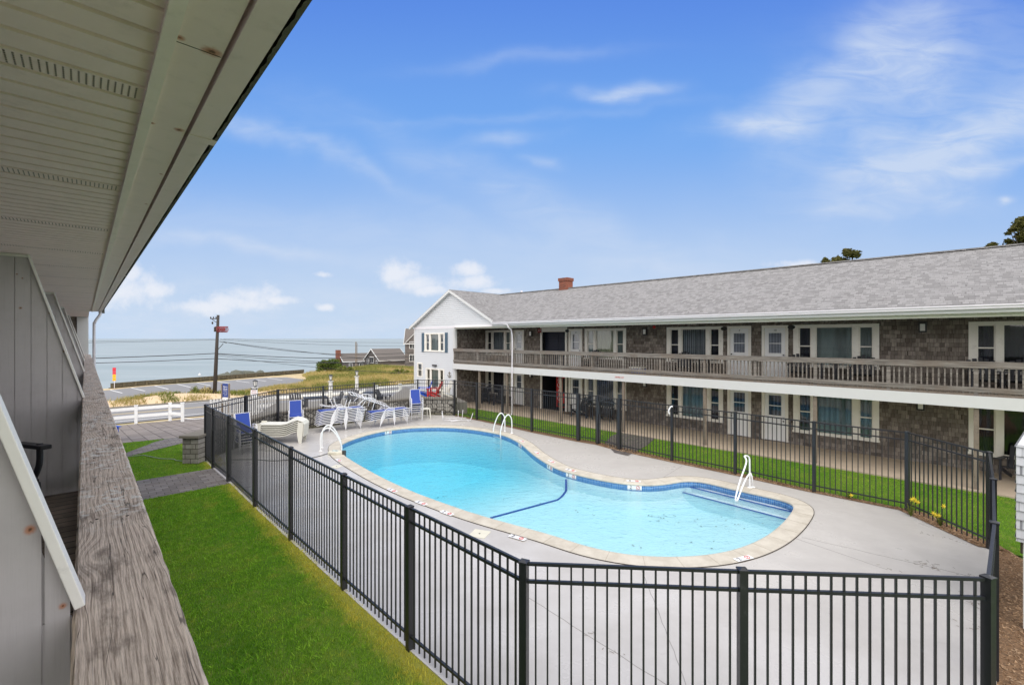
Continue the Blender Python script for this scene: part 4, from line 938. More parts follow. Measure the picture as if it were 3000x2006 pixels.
mb.build('roof', M['roof'], bl)
M['roof_y'] = bricky('asphalt_roof_wing', S(142, 140, 140), S(108, 106, 106), S(104, 102, 102), .14, .062, .004, 'yz', .95, .6, .37, (1.2, S(140, 139, 140), .3), 0, bias=-.2, speck=(90, .22))
GF = BP - .22
mb = MB(); mb.add([(WS, GF, WZ), (vx, GF, WZ - (vx - WS) * wsl), (vx, ED - .03, EZ), (WS, RD, RZ)], [(0, 1, 2, 3)])
el = -26.35; mb.add([(WS, GF, WZ), (WS, 28, WZ), (el, 28, WZ - (WS - el) * wsl), (el, GF, WZ - (WS - el) * wsl)], [(0, 1, 2, 3)])
mb.build('wing_roof', M['roof_y'], bl)
mb = MB()
for (sa, sb) in ((WS, vx + .12), (WS, el)):
    za, zb = WZ, WZ - abs(sb - WS) * wsl
    mb.add([(sa, GF - .0, za - .005), (sb, GF - .0, zb - .005), (sb, GF, zb - .17), (sa, GF, za - .17), (sa, GF + .2, za - .005), (sb, GF + .2, zb - .005), (sb, GF + .2, zb - .17), (sa, GF + .2, za - .17)],
           [(0, 1, 2, 3), (4, 5, 6, 7), (0, 1, 5, 4), (3, 2, 6, 7), (1, 2, 6, 5)])
mb.build('rake_board', M['white'], bl)
# wing facade
CZ = 4.74
nu = (sM(1245, BP), sM(1304.5, BP)); nl_ = (sM(1248, BP), sM(1303, BP)); nn_ = (sM(1223.5, BP), sM(1239, BP))
wops = [(nu[0], nu[1], 3.16, 4.34), (nl_[0], nl_[1], .72, 2.10), (nn_[0], nn_[1], 1.46, 2.40)]
fr3 = [.06, .24, .30, .70, .76, .94]
mullwin(nu[0], nu[1], 3.16, 4.34, ('cur_white', 'cur_grey', 'cur_white'), D0=BP, fr=fr3, cas=.07)
mullwin(nl_[0], nl_[1], .72, 2.10, ('cur_dark', 'cur_teal', 'cur_dark'), D0=BP, fr=fr3, cas=.07)
mb = MB(); a, b = nn_; mb.box(a, a + .09, BP - .04, BP + .04, 1.46, 2.40); mb.box(b - .09, b, BP - .04, BP + .04, 1.46, 2.40); mb.box(a + .09, b - .09, BP - .04, BP + .04, 2.32, 2.40); mb.box(a + .09, b - .09, BP - .04, BP + .04, 1.46, 1.53); mb.box(a + .09, b - .09, BP - .02, BP + .03, 1.91, 1.95)
wf = mb.build('window', M['trim'], bl); mb = MB(); mb.quad((a + .09, BP + .02, 1.53), (b - .09, BP + .02, 1.53), (b - .09, BP + .02, 2.32), (a + .09, BP + .02, 2.32)); mb.build('pane', M['glass'], wf)
mb = MB(); mb.quad((a + .05, BP + .12, 1.5), (b - .05, BP + .12, 1.5), (b - .05, BP + .12, 2.35), (a + .05, BP + .12, 2.35)); mb.build('curtain', M['cur_white'], wf)
for (s_, z0, z1, mt_) in ((nu[0] - .30, 3.12, 4.36, 'sh'), (nu[1] + .02, 3.12, 4.36, 'sh')):
    if 'shut' not in M: M['shut'] = plain('slate_blue_shutter', S(62, 88, 108), .5)
    mb = MB(); mb.box(s_, s_ + .26, BP - .055, BP - .02, z0, z1)
    for i in range(20): zz = z0 + .06 + i * (z1 - z0 - .12) / 20; mb.box(s_ + .03, s_ + .23, BP - .062, BP - .055, zz, zz + .03)
    mb.build('shutter', M['shut'], bl)
WL = -26.0
mb = MB(); sawtooth(mb, wall_rects(WL, S_A, .5, CZ - .13, wops), .12, BP, -1, .032)
z = CZ; k_ = 0
while z < WZ - .12:
    z1 = min(z + .12, WZ - .02); w0 = (WZ - z) / wsl; w1 = (WZ - z1) / wsl
    la, lb = .032, 0
    vs = [(WS - w0, BP - la, z), (WS + w0, BP - la, z), (WS + w1, BP - lb, z1), (WS - w1, BP - lb, z1), (WS - w0, BP, z), (WS + w0, BP, z)]
    mb.add(vs, [(0, 1, 2, 3), (4, 5, 1, 0)]); z = z1
mb.build('siding', M['clap'], bl)
mb = MB(); mb.box(WL - .02, S_A + .06, BP - .03, BP - .001, CZ - .13, CZ - .0); mb.box(S_A + .06, -17.95, BP - .03, BP + .06, CZ - .08, CZ); mb.build('frieze_board', M['gutter'], bl)
mb = MB(); mb.box(WL - .03, WL + .06, BP - .035, BP - .0, .45, CZ - .13); mb.box(S_A - .09, S_A + .0, BP - .035, BP, .45, CZ - .13); mb.build('corner_trim', M['white'], bl)
mb = MB(); sawtooth(mb, [(BP, WP, 0.0, 4.64)], .138, S_A, 1, .016, 'L'); mb.build('wing_return_wall', M['shingle_y'], bl)
mb = MB(); mb.quad((WL, BP, -1), (WL, 28, -1), (WL, 28, CZ), (WL, BP, CZ)); mb.quad((WL, BP, -1), (S_A, BP, -1), (S_A, BP, .5), (WL, BP, .5)); mb.build('wing_side_wall', M['clap'], bl)
# wall fittings
def lamp(s_, z_, D0=WP):
    mb = MB(); mb.box(s_ - .10, s_ + .10, D0 - .11, D0 - .02, z_ - .17, z_ + .17); l_ = mb.build('wall_lamp', M['black'], bl)
    mb = MB(); mb.box(s_ - .06, s_ + .06, D0 - .125, D0 - .111, z_ - .12, z_ + .10); mb.build('lamp_glass', M['lampglass'], l_)
for px, zz in ((1891, 4.32), (2703, 4.36), (1557, 4.28)): lamp(S2(px), zz)
for px, zz in ((1891, 1.90), (2697, 1.87), (1557, 1.90)): lamp(S2(px), zz)
mb = MB(); mb.lathe([(.07, -.03), (.07, .02), (.04, .05)]); mb.v = [tuple(Matrix.Translation((S2(1917), WP - .02, 4.52)) @ Matrix.Rotation(R(90), 4, 'X') @ Vector(v_)) for v_ in mb.v]; mb.build('fire_bell', M['red'], bl)
for px, zz in ((2122, 4.40), (2319.4, 4.42), (1663, 4.40), (2122, 2.05), (2319.4, 2.02), (1663, 2.05)):
    mb = MB(); Mx = Matrix.Translation((S2(px), WP - .05, zz)) @ Matrix.Rotation(R(90), 4, 'X'); mb.v = []; mb.lathe([(.10, -.01), (.10, .012)], k=16); mb.v = [tuple(Mx @ Vector((v_[0] * 1.25, v_[1] * .8, v_[2]))) for v_ in mb.v]
    pq = mb.build('room_plaque', M['ovalsign'], bl); 
mb = MB(); mb.tube(tube_sm([(sM(1318, BP), BP - .04, 1.62), (sM(1318, BP), BP - .04, 1.98)], 2), .025, 6); mb.tube([(sM(1318, BP) - .12, BP - .04, 1.9), (sM(1318, BP) + .12, BP - .04, 1.9)], .02, 6)
mb.tube(tube_sm([(sM(1318, BP) - .17, BP - .04, 1.78), (sM(1318, BP) - .1, BP - .04, 1.66), (sM(1318, BP), BP - .04, 1.62), (sM(1318, BP) + .1, BP - .04, 1.66), (sM(1318, BP) + .17, BP - .04, 1.78)], 3), .02, 6)
mb.build('anchor_ornament', M['cap'], bl)
mb = MB(); mb.box(sM(1270, BP), sM(1281, BP), BP - .12, BP - .03, 2.24, 2.34); mb.build('flood_light', M['black'], bl)
cs = sM(1657, RD); mb = MB(); mb.box(cs - .30, cs + .30, RD - .25, RD + .3, RZ - .35, RZ + .42); mb.box(cs - .34, cs + .34, RD - .29, RD + .34, RZ + .42, RZ + .60); mb.build('chimney', M['brick'], bl)
mb = MB(); mb.tube([(sM(1525, RD + .5), RD + .6, RZ - .3), (sM(1525, RD + .5), RD + .6, RZ + .22)], .07, 8); mb.build('vent_pipe', M['gutter'], bl)
# walk
o = MB(); o.box(S_A, S_B, BP - .18, WP, -.1, .03); o = o.build('walkway', M['walk']); o.rotation_euler.z = AM; tag(o, kind='structure')
# far lawn between fence and walk, right-hand strip
far = [posts[i] for i in range(13, 25)]
walk_l = [fromM(s_, BP - .18) for s_ in (-21.6, S_B)]
rgt = [posts[24], posts[25], posts[26], posts[27]]
ext = [p + Vector((.75, -.66)) * .9 for p in rgt]
lawn_far = far + ext[0:1] + [ext[1] + Vector((.1, -.1)), fromM(2.2, 8.5), fromM(S_B, 8.5), walk_l[1], walk_l[0]]
patch('lawn', lawn_far, M['lawn'], -.012)
mul = far + [p + Vector((.0, .0)) for p in ()]
offs = [p + ((p - cx).normalized()) * .28 for p in far]; ins_ = [p - ((p - cx).normalized()) * .16 for p in far]
patch('mulch_bed', [ins_[i] for i in range(len(far))] + list(reversed(offs)), M['mulch'], .010)
offr = [p + Vector((.73, -.68)) * 1.55 for p in rgt]
patch('mulch_bed', [posts[24] + Vector((-.3, -.1)), posts[24] + Vector((.35, .15)), offr[1] + Vector((.1, .3)), offr[2], offr[3], offr[3] + Vector((-2, -2.2)), posts[27] + Vector((-.2, -2.0)), posts[27], posts[26], posts[25]], M['mulch'], -.004)
patch('gate_paving', [G(*p) for p in ((1772, 1297), (1790, 1277), (1834, 1262), (1925, 1279), (1895, 1305), (1840, 1335), (1800, 1326))], M['paversM'], .012)
# mats
for px, lab in ((1676, 'dark doormat on the walk outside the ground-floor door by the vending passage'), (1520, 'dark doormat outside the ground-floor door nearest the white wing')):
    s_ = S2(px); c = fromM(s_, WP - .35); o = thing('doormat', lab, 'doormat', (c.x, c.y, .03), AM); mb = MB(); mb.box(-.42, .42, -.25, .25, .002, .02); mb.build('mat', M['timber'], o); mb = MB(); mb.box(-.36, .36, -.2, .2, .0205, .024); mb.build('tufts', M['mulch'], o)

# ================================================================== STONE RETAINING WALL + TERRACE
wi = [7, 8, 9, 10, 11, 12, 13]
def outw(i, d):
    p = posts[i]; a, b = posts[i - 1], posts[i + 1]
    if i == 7: t = (posts[8] - posts[7]).normalized()
    elif i == 13: t = (posts[13] - posts[12]).normalized()
    else: t = ((p - a).normalized() + (b - p).normalized()).normalized()
    return p + Vector((-t.y, t.x)) * d
inn = [outw(i, .14) for i in wi]; out_ = [outw(i, .60) for i in wi]
sw_ = thing('stone_wall', 'low split-stone retaining wall with dark caps following the far fence', 'stone wall')
mb = MB(); mb.prism(inn + list(reversed(out_)), -.2, .80); mb.build('wall', M['stone'], sw_)
ci = [outw(i, .08) for i in wi]; co_ = [outw(i, .66) for i in wi]; ci[0] += Vector((0, -.06)); co_[0] += Vector((0, -.06))
mb = MB(); mb.prism(ci + list(reversed(co_)), .801, .875); mb.build('cap', M['cap'], sw_)
M['block'] = bricky('pillar_block', S(168, 164, 158), S(132, 128, 122), S(84, 80, 74), .34, .155, .012, 'xz', .9, .8, .5, (9, S(110, 106, 100), .5), 0, mdist=.02)
pe = outw(7, .37); mb = MB(); mb.box(-.08, .42, -.26, .10, -.1, .815); pl_ = mb.build('end_pillar', M['block'], sw_); pl_.location = (pe.x - .05, pe.y - .1, 0)
mb = MB(); mb.box(-.15, .47, -.33, .12, .82, .90); pl_ = mb.build('pillar_cap', M['cap'], sw_); pl_.location = (pe.x - .05, pe.y - .1, 0)
terr = [outw(i, .56) for i in (12, 13)] + [Vector((-2.4, 24.4)), fromM(S_A + .02, BP - .2), fromM(WL - .02, BP - .2), Vector((-7.5, 32.0)), Vector((-7.0, 26.0))]
terr2 = [outw(i, .56) for i in (9, 10, 11, 12)] + [Vector((-7.0, 26.0)), Vector((-7.5, 32.0)), Vector((-14.5, 27.8)), Vector((-12.2, 20.0))]
mb = MB(); mb.prism(terr2, -1.6, .03); tag(mb.build('terrace', M['terr']), kind='structure')
mb = MB(); mb.prism(terr, -1.6, .60); tag(mb.build('terrace', M['terr']), kind='structure')

# ================================================================== NEAR BUILDING (local frame: x = q outwards, y = t along)
nb = thing('near_motel_building', 'near motel block seen from its upper balcony under a grey vinyl soffit', 'motel building', (0, 0, 0), AL)
def onsoffit(px, py, z):
    Y = F * (CH - z) / (py - HZ); return toL(((px - 1500) / F * Y, Y))
SZ = 4.81
gk = SZ - CH
rs = [onsoffit(619, 148, SZ), onsoffit(527, 107, SZ), onsoffit(445, 358, SZ), onsoffit(524, 378, SZ), onsoffit(472, 508, SZ), onsoffit(428, 596, SZ)]
M['soffit'] = rusty('soffit_panels', S(252, 233, 229), [], 'xy', .06); M['sboard'] = rusty('soffit_board', S(244, 228, 224), [(p.x, p.y, r) for p, r in zip(rs, (.034, .018, .014, .024, .012, .012))], 'xy', .05)
TE = 18.6
mb = MB(); vent = MB(); t = -1.6; i = 0
pitch = .119; phase = onsoffit(435, 91.5, SZ).y % pitch; t = phase - 16 * pitch
v1 = onsoffit(427, 243, SZ).y; 
def is_vent(tt): return abs(((tt + .01 - v1) / (11 * pitch)) - round((tt + .01 - v1) / (11 * pitch))) * 11 * pitch < .0596
while t < TE:
    t1 = t + pitch
    for (a_, za_), (b_, zb_) in zip(((.009, 0), (pitch - .013, .0), (pitch - .012, .022), (pitch + .004, .022)), ((pitch - .013, .0), (pitch - .012, .022), (pitch + .004, .022), (pitch + .009, .0))):
        mb.quad((-2.7, t + a_, SZ + za_), (.149, t + a_, SZ + za_), (.149, t + b_, SZ + zb_), (-2.7, t + b_, SZ + zb_))
    if is_vent(t):
        x_ = -2.6
        while x_ < .12:
            for j in range(6): yy_ = t + .018 + j * .0145; vent.quad((x_, yy_, SZ - .0012), (x_ + .0045, yy_, SZ - .0012), (x_ + .0045, yy_ + .0085, SZ - .0012), (x_, yy_ + .0085, SZ - .0012))
            x_ += .017
    t = t1
mb.build('soffit', M['soffit'], nb); M['perf'] = plain('vent_holes', S(84, 78, 70), .9)
vent.build('soffit_vent', M['perf'], nb)
M['strim'] = rusty('soffit_trim', S(250, 240, 232), [], 'xy', .06)
mb = MB(); mb.box(.145, .178, -2, TE, SZ - .018, SZ + .03); mb.build('soffit_trim', M['strim'], nb)
mb = MB(); mb.box(.179, .287, -2, TE, SZ - .004, SZ + .04); mb.build('soffit_board', M['sboard'], nb)
mb = MB()
for px, py in ((600, 145), (0, 0)): pass
js = onsoffit(650, 165, SZ).y; mb.box(.18, .285, js, js + .002, SZ - .0052, SZ - .0041); mb.build('board_seam', M['joint'], nb)
M['gutbot'] = rusty('near_gutter', S(242, 226, 226), [], 'xy', .05); 
m, k = newmat('moss_edge'); M['moss'] = m; nz = k.noise(k.P, 60, 4, .7); k.put(k.b.inputs['Base Color'], k.mix(nz, S(66, 66, 60), S(120, 118, 108))); k.b.inputs['Roughness'].default_value = .95
mb = MB(); mb.box(.298, .302, -2, TE, SZ - .012, SZ + .11); mb.box(.302, .372, -2, TE, SZ - .012, SZ - .008)
mb.add([(.372, -2, SZ - .012), (.372, TE, SZ - .012), (.386, TE, SZ + .02), (.386, -2, SZ + .02), (.386, TE, SZ + .11), (.386, -2, SZ + .11)], [(0, 1, 2, 3), (3, 2, 4, 5)]); 
for jt in (onsoffit(553, 383, SZ).y, 7.6, 12.2): mb.box(.296, .390, jt, jt + .06, SZ - .015, SZ - .0121)
mb.build('gutter', M['gutbot'], nb)
mb = MB(); prev = None
for i in range(1100):   # ragged dark moss line on the drip edge
    tt = -1.5 + i * .0185; w_ = .006 + .009 * abs(mnoise.noise(Vector((tt * 9, 0, 0)))) + random.random() * .005
    if prev: mb.quad((.389 - prev[1], prev[0], SZ - .0135), (.391, prev[0], SZ - .0135), (.391, tt, SZ - .0135), (.389 - w_, tt, SZ - .0135)); mb.quad((.391, prev[0], SZ - .0135), (.391, tt, SZ - .0135), (.3925, tt, SZ + .10 + w_), (.3925, prev[0], SZ + .10 + prev[1]))
    prev = (tt, w_)
mb.build('moss', M['moss'], nb)
mb = MB(); mb.add([(.42, -3, SZ + .12), (.42, TE + .1, SZ + .12), (-5.5, TE + .1, SZ + 2.6), (-5.5, -3, SZ + 2.6)], [(0, 1, 2, 3)]); mb.add([(-11, -3, SZ + .12), (-11, TE + 8, SZ + .12), (-5.5, TE + 8, SZ + 2.6), (-5.5, -3, SZ + 2.6)], [(0, 1, 2, 3)]); mb.build('roof', M['roof'], nb)
# rail (its own thing)
nr = thing('balcony_handrail', 'wide weathered grey wooden handrail with white lichen spots in the left foreground', 'handrail', (0, 0, 0), AL)
RZN = 3.38
M['rail_end'] = M['rail_near']
segs = [(-.6, 3.31), (3.318, 6.6), (6.608, 9.9), (9.908, 13.2), (13.208, 16.5), (16.508, 24)]
for a, b in segs:
    bmz = bmesh.new(); 
    # subdivided, slightly eroded edges
    n_ = int((b - a) / .02) if b < 7 else 20; w0, w1 = -.020, .164
    me = MB(); rows = []
    for i in range(n_ + 1):
        tt = a + (b - a) * i / n_; e1 = .0022 * mnoise.noise(Vector((tt * 14, 1, 0))); e2 = .0026 * mnoise.noise(Vector((tt * 12, 5, 0))); zz = .0015 * mnoise.noise(Vector((tt * 3, 9, 0)))
        rows.append([(w0 + e1, tt, RZN - .038), (w0 + e1, tt, RZN - .006), (w0 + .006 + e1, tt, RZN + zz), (w1 - .008 + e2, tt, RZN + zz), (w1 + e2, tt, RZN - .008), (w1 + e2, tt, RZN - .038)])
    vs = [p for r_ in rows for p in r_]; fs = []
    for i in range(n_):
        for j in range(5): fs.append((i * 6 + j, (i + 1) * 6 + j, (i + 1) * 6 + j + 1, i * 6 + j + 1))
        fs.append((i * 6 + 5, (i + 1) * 6 + 5, (i + 1) * 6, i * 6))
    fs += [(0, 1, 2, 3, 4, 5), tuple(n_ * 6 + j for j in (5, 4, 3, 2, 1, 0))]
    me.add(vs, fs); me.build('rail_board', M['rail_near'], nr); bmz.free()
mb = MB()
for tt in (.9, 2.1, 3.22, 3.42, 4.6, 6.5, 6.7): 
    for qq in (.035, .112): mb.lathe([(.0045, RZN - .002), (.0045, RZN + .0012)], (qq + random.uniform(-.006, .006), tt + random.uniform(-.02, .02)), 8)
tag(mb.build('nail_heads', M['joint'], nr), kind='stuff')
mb = MB(); mb.box(.03, .07, -1, 24, 3.19, 3.338); mb.box(.03, .07, -1, 24, 2.55, 2.69); mb.build('side_board', M['rail_far'], nr)
mb = MB(); 
for i in range(200): tt = -1 + i * .118; mb.box(.071, .105, tt, tt + .034, 2.5, 3.32)
mb.build('baluster_panel', M['rail_far'], nr)
# balcony floor, walls
mb = MB(); mb.box(-2.7, .02, -3, 24, 2.30, 2.43); mb.build('balcony_floor', M['deckboard'], nb)
mb = MB(); sawtooth(mb, [(-3, 24, 0, 4.8)], .12, -2.7, 1, .016, 'L'); mb.build('siding', M['clap'], nb)
mb = MB(); mb.box(-.02, .04, -3, 24, 2.15, 2.46); mb.build('balcony_fascia', M['white'], nb)
mb = MB(); mb.box(-10.4, -10.3, -3, 24, 0, 4.8); mb.box(-10.3, -2.72, -3.1, -3, 0, 4.8); mb.build('rear_wall', M['shingle_y'], nb)
for tt in (1.44, 4.0, 8, 12, 16, 20):
    mb = MB(); mb.box(-.07, .0, tt + .2, tt + .29, .0, 2.15); mb.build('column', M['wood_post'], nb)
# privacy panels
psp = [(-.055 * 0 + .0)]
M['panel'] = rusty('grey_panel', S(192, 188, 190), [], 'xz', .05, True)
prust = []
def panel_pt(px, py, t0):
    u_ = (px - 1500) / F; q_ = -(-.6843 * t0 - u_ * .7292 * t0) / (.7292 - u_ * .6843) * 1.0
    Z_ = .7292 * t0 + .6843 * q_; return q_, zat(py, Z_)
q1, z1_ = panel_pt(87, 1555, 1.42); q2, z2_ = panel_pt(184, 1780, 1.42)
pr2 = []
for px_, py_ in ((60, 902), (146, 917), (188, 1029), (66, 815), (50, 803), (112, 812)):
    qa, za = panel_pt(px_, py_, 6.41); pr2.append((qa, za, .016 if px_ in (60, 146, 188) else .011))
M['panel_mid'] = rusty('grey_panel_mid', S(192, 188, 190), pr2, 'xz', .05, True, S(150, 110, 70))
M['panel_near'] = rusty('grey_panel_near', S(190, 186, 188), [(q1, z1_, .014), (q2, z2_, .010)], 'xz', .05, True, S(186, 106, 36))
for pi, tt in enumerate((1.44, 6.42, 11.4, 16.6, 21.6)):
    sl = 1.43 / .40; last = pi == 4
    lab = ['nearest grey board privacy screen with white sloping trim and rust spots by the handrail', 'second grey board privacy screen behind the charcoal armchair', 'third grey board privacy screen along the balcony', 'fourth grey board privacy screen along the balcony', 'farthest grey board privacy screen before the white corner'][pi]
    pp = thing('privacy_screen', lab, 'screen', tuple(fromL(0, tt)) + (0,), AL, 'privacy screens dividing the near balcony')
    mb = MB(); x_ = -.025 - .0; edges = [-.022]
    q_ = -.067 if pi == 0 else -.057
    while q_ > -1.9: edges.append(q_); q_ -= .108
    edges.append(-2.69)
    for b, a in zip(edges, edges[1:]):
        a2, b2 = a + .0025, b - .0025; ztop = lambda qq: min(SZ - .004, RZN + (-qq) * sl) if qq < 0 else RZN
        zb = 2.45 if not (pi == 0) else 2.45
        y0, y1 = -.008, .012
        vs = [(a2, y0, zb), (b2, y0, zb), (b2, y0, ztop(b2)), (a2, y0, ztop(a2)), (a2, y1, zb), (b2, y1, zb), (b2, y1, ztop(b2)), (a2, y1, ztop(a2))]
        mb.add(vs, [(0, 1, 2, 3), (7, 6, 5, 4), (0, 3, 7, 4), (1, 5, 6, 2), (3, 2, 6, 7)])
    mb.box(-2.69, -.022, -.004, .004, 2.45, RZN - .01)
    if pi == 0: mb.v = [(v_[0], v_[1], v_[2]) for v_ in mb.v]
    bo = mb.build('board', M['panel_near'] if pi == 0 else (M['panel_mid'] if pi == 1 else M['panel']), pp)
    back = MB(); back.add([(-.03, 0, RZN), (-.40, 0, SZ - .01), (-2.69, 0, SZ - .01), (-2.69, 0, 2.45), (-.03, 0, 2.45)], [(0, 1, 2, 3, 4)]); back.build('backing', M['panel'], pp)
    mb = MB(); mb.bar((-.008, 0, RZN + .014), (-.400, 0, SZ + .002), .056, .019, up=(1, 0, .28)); mb.build('sloping_trim', M['white_near'], pp, bevel=.002)
    mb = MB(); mb.box(-2.69, -.40, -.02, .02, SZ - .03, SZ - .003); mb.build('top_trim', M['white_near'], pp)
# end corner of the near building
mb = MB(); mb.box(-2.7, .10, 24.0, 24.12, 2.4, 4.82); mb.build('end_wall', M['shingle'], nb)
mb = MB(); mb.box(-.22, .10, 23.9, 23.98, 2.4, 4.82); mb.box(-.75, -.58, 23.9, 23.98, 2.4, 4.82); mb.build('end_corner_board', M['white'], nb)
mb = MB(); mb.box(-.57, -.23, 23.95, 23.99, 2.4, 4.6); mb.build('end_shingles', M['shingle'], nb)
mb = MB(); mb.box(-2.7, .10, TE + .01, 24.2, 4.82, 4.9); mb.build('end_soffit', M['soffit'], nb)
mb = MB(); sdp = TE - .15; mb.tube(tube_sm([(.34, sdp, SZ + .0), (.33, sdp, SZ - .1), (.22, sdp + .0, SZ - .32), (.20, sdp, SZ - .6), (.20, sdp, 2.0), (.20, sdp, .1)], 4), .035, 8); mb.build('downspout', M['gutter'], nb, True)
mb = MB(); mb.box(.30, .44, TE, TE + .05, SZ - .05, SZ + .1); mb.build('gutter_end', M['moss'], nb)

# ================================================================== FURNITURE PROTOTYPES
def rrect(w_, d_, z_, r=.05, y0=0.0): return [(-w_ / 2, y0, z_), (w_ / 2, y0, z_), (w_ / 2, y0 + d_, z_), (-w_ / 2, y0 + d_, z_)]
def sling_chair():
    o = thing('sling_chair', 'x', 'chair', group='blue sling chairs stacked by the pool fence')
    mb = MB()
    for s_ in (-1, 1):
        x_ = .27 * s_
        mb.tube(tube_sm([(x_, -.30, 0), (x_, -.31, .35), (x_, -.27, .60), (x_, -.15, .655), (x_, .08, .64), (x_, .17, .60)], 4), .014, 7)
        mb.tube(tube_sm([(x_ * .86, -.27, .40), (x_ * .86, .0, .37), (x_ * .86, .17, .40), (x_ * .86, .25, .62), (x_ * .86, .38, 1.02)], 4), .013, 7)
        mb.tube(tube_sm([(x_, .06, .64), (x_, .20, .38), (x_, .33, 0)], 4), .013, 7)
    mb.tube([(-.24, -.27, .40), (.24, -.27, .40)], .012, 6); mb.tube([(-.235, .38, 1.02), (.235, .38, 1.02)], .012, 6); mb.tube([(-.27, -.30, .22), (.27, -.30, .22)], .010, 6)
    mb.build('frame', M['strap'], o, True)
    def sling(pts, nm):
        m_ = MB()
        for a, b in zip(pts, pts[1:]): m_.quad((-.235, a[0], a[1]), (.235, a[0], a[1]), (.235, b[0], b[1]), (-.235, b[0], b[1])); m_.quad((-.235, a[0], a[1] - .012), (.235, a[0], a[1] - .012), (.235, b[0], b[1] - .012), (-.235, b[0], b[1] - .012))
        m_.build(nm, M['blue'], o, True)
    sling([(-.27, .415), (-.1, .385), (.06, .378), (.15, .40)], 'seat_sling'); sling([(.15, .40), (.21, .50), (.28, .72), (.38, 1.035)], 'back_sling')
    return o
def chaise(slm='blue'):
    o = thing('strap_lounger', 'x', 'sun lounger', group='white-framed sun loungers stacked by the far fence')
    mb = MB(); L_ = 1.92; z_ = .36
    for s_ in (-1, 1):
        y_ = .29 * s_
        mb.tube(tube_sm([(-L_ / 2, y_, z_ - .05), (-L_ / 2 + .25, y_, z_), (.0, y_, z_), (L_ / 2 - .2, y_, z_ + .04), (L_ / 2, y_, z_ + .02)], 4), .015, 6)
        mb.tube(tube_sm([(-.52, y_ * 1.1, .0), (-.40, y_ * 1.1, .26), (-.22, y_ * 1.1, .47), (.10, y_ * 1.1, .50), (.14, y_ * 1.1, .30), (.20, y_ * 1.1, 0)], 5), .015, 6)
        mb.tube(tube_sm([(.62, y_, z_ + .02), (.78, y_, .18), (.86, y_, 0)], 3), .014, 6)
    for x_ in (-L_ / 2, -.3, .16, .62, L_ / 2): mb.tube([(x_, -.29, z_ - (.05 if x_ < -.9 else 0)), (x_, .29, z_ - (.05 if x_ < -.9 else 0))], .012, 6)
    mb.build('frame', M['strap'], o, True)
    m_ = MB()
    if slm == 'blue': m_.box(-L_ / 2 + .03, -.32, -.27, .27, z_ - .006, z_ + .010); m_.box(-.30, L_ / 2 - .04, -.27, .27, z_ + .0, z_ + .014); m_.build('sling', M['blue'], o)
    else:
        for i in range(11): m_.box(-L_ / 2 + .12 + i * .16, -L_ / 2 + .16 + i * .16, -.28, .28, z_ - .004, z_ + .006)
        m_.build('strap', M['strap'], o)
    return o
def resin_chaise():
    o = thing('resin_lounger', 'x', 'sun lounger', group='cream resin loungers stacked by the left fence')
    mb = MB(); pr = [(-.92, .30), (-.60, .32), (-.30, .31), (.0, .30), (.22, .33), (.42, .42), (.60, .47), (.78, .40), (.86, .28)]
    for a, b in zip(pr, pr[1:]):
        mb.add([(a[0], -.31, a[1]), (b[0], -.31, b[1]), (b[0], .31, b[1]), (a[0], .31, a[1]), (a[0], -.31, a[1] - .028), (b[0], -.31, b[1] - .028), (b[0], .31, b[1] - .028), (a[0], .31, a[1] - .028)], [(0, 1, 2, 3), (4, 5, 6, 7), (0, 1, 5, 4), (3, 2, 6, 7)])
    mb.build('shell', M['resin'], o)
    for sx in (-.80, .72):
        for sy in (-1, 1):
            mb = MB(); mb.add([(sx - .10, sy * .32, .36), (sx + .10, sy * .32, .36), (sx + .06, sy * .30, 0), (sx - .04, sy * .30, 0), (sx - .10, sy * .26, .36), (sx + .10, sy * .26, .36), (sx + .06, sy * .26, 0), (sx - .04, sy * .26, 0)], [(0, 1, 2, 3), (4, 5, 6, 7), (0, 3, 7, 4), (1, 2, 6, 5), (2, 3, 7, 6)]); mb.build('leg', M['resin'], o)
    return o
def adirondack(mt, nm='adirondack_chair'):
    o = thing(nm, 'x', 'garden chair')
    mb = MB()
    for i in range(5): x_ = -.22 + i * .11; mb.bar((x_, .18, .28), (x_ * 1.15, .46, .98 - abs(i - 2) * .04), .095, .018, up=(0, 1, 0))
    mb.build('backrest', mt, o)
    mb = MB(); 
    for i in range(5): y_ = -.26 + i * .105; mb.box(-.26, .26, y_, y_ + .09, .37 - i * .022, .388 - i * .022)
    mb.build('seat', mt, o)
    for s_ in (-1, 1):
        mb = MB(); mb.box(s_ * .33 - .06, s_ * .33 + .06, -.34, .30, .58, .60); mb.build('armrest', mt, o)
        mb = MB(); mb.box(s_ * .29 - .015, s_ * .29 + .015, -.30, -.20, 0, .58); mb.build('leg', mt, o)
        mb = MB(); mb.bar((s_ * .27, -.25, .33), (s_ * .27, .42, .03), .025, .09); mb.bar((s_ * .29, .24, .58), (s_ * .29, .22, .24), .025, .05); mb.build('side_frame', mt, o)
    return o
ORD = ['topmost', 'second from the top', 'third from the top', 'fourth from the top', 'fifth from the top', 'sixth from the top', 'seventh from the top', 'eighth from the top', 'ninth from the top']
def stack(src, n_, x_, y_, rz, dz, fw, lab, axis='y'):
    for i in range(n_):
        d = Vector((math.sin(rz), -math.cos(rz))) if axis == 'y' else Vector((math.cos(rz), math.sin(rz)))
        o = place(src, (x_ + d.x * fw * i, y_ + d.y * fw * i, i * dz), rz, lab.replace('#', ORD[n_ - 1 - i]))
sc1 = sling_chair()
stack(sc1, 4, -9.20, 19.35, R(28), .105, .045, 'blue sling chair, # of the stack left of the white lounger frames')
stack(sc1, 5, -4.72, 22.30, R(22), .115, .045, 'blue sling chair, # of the stack nearest the stone wall corner')
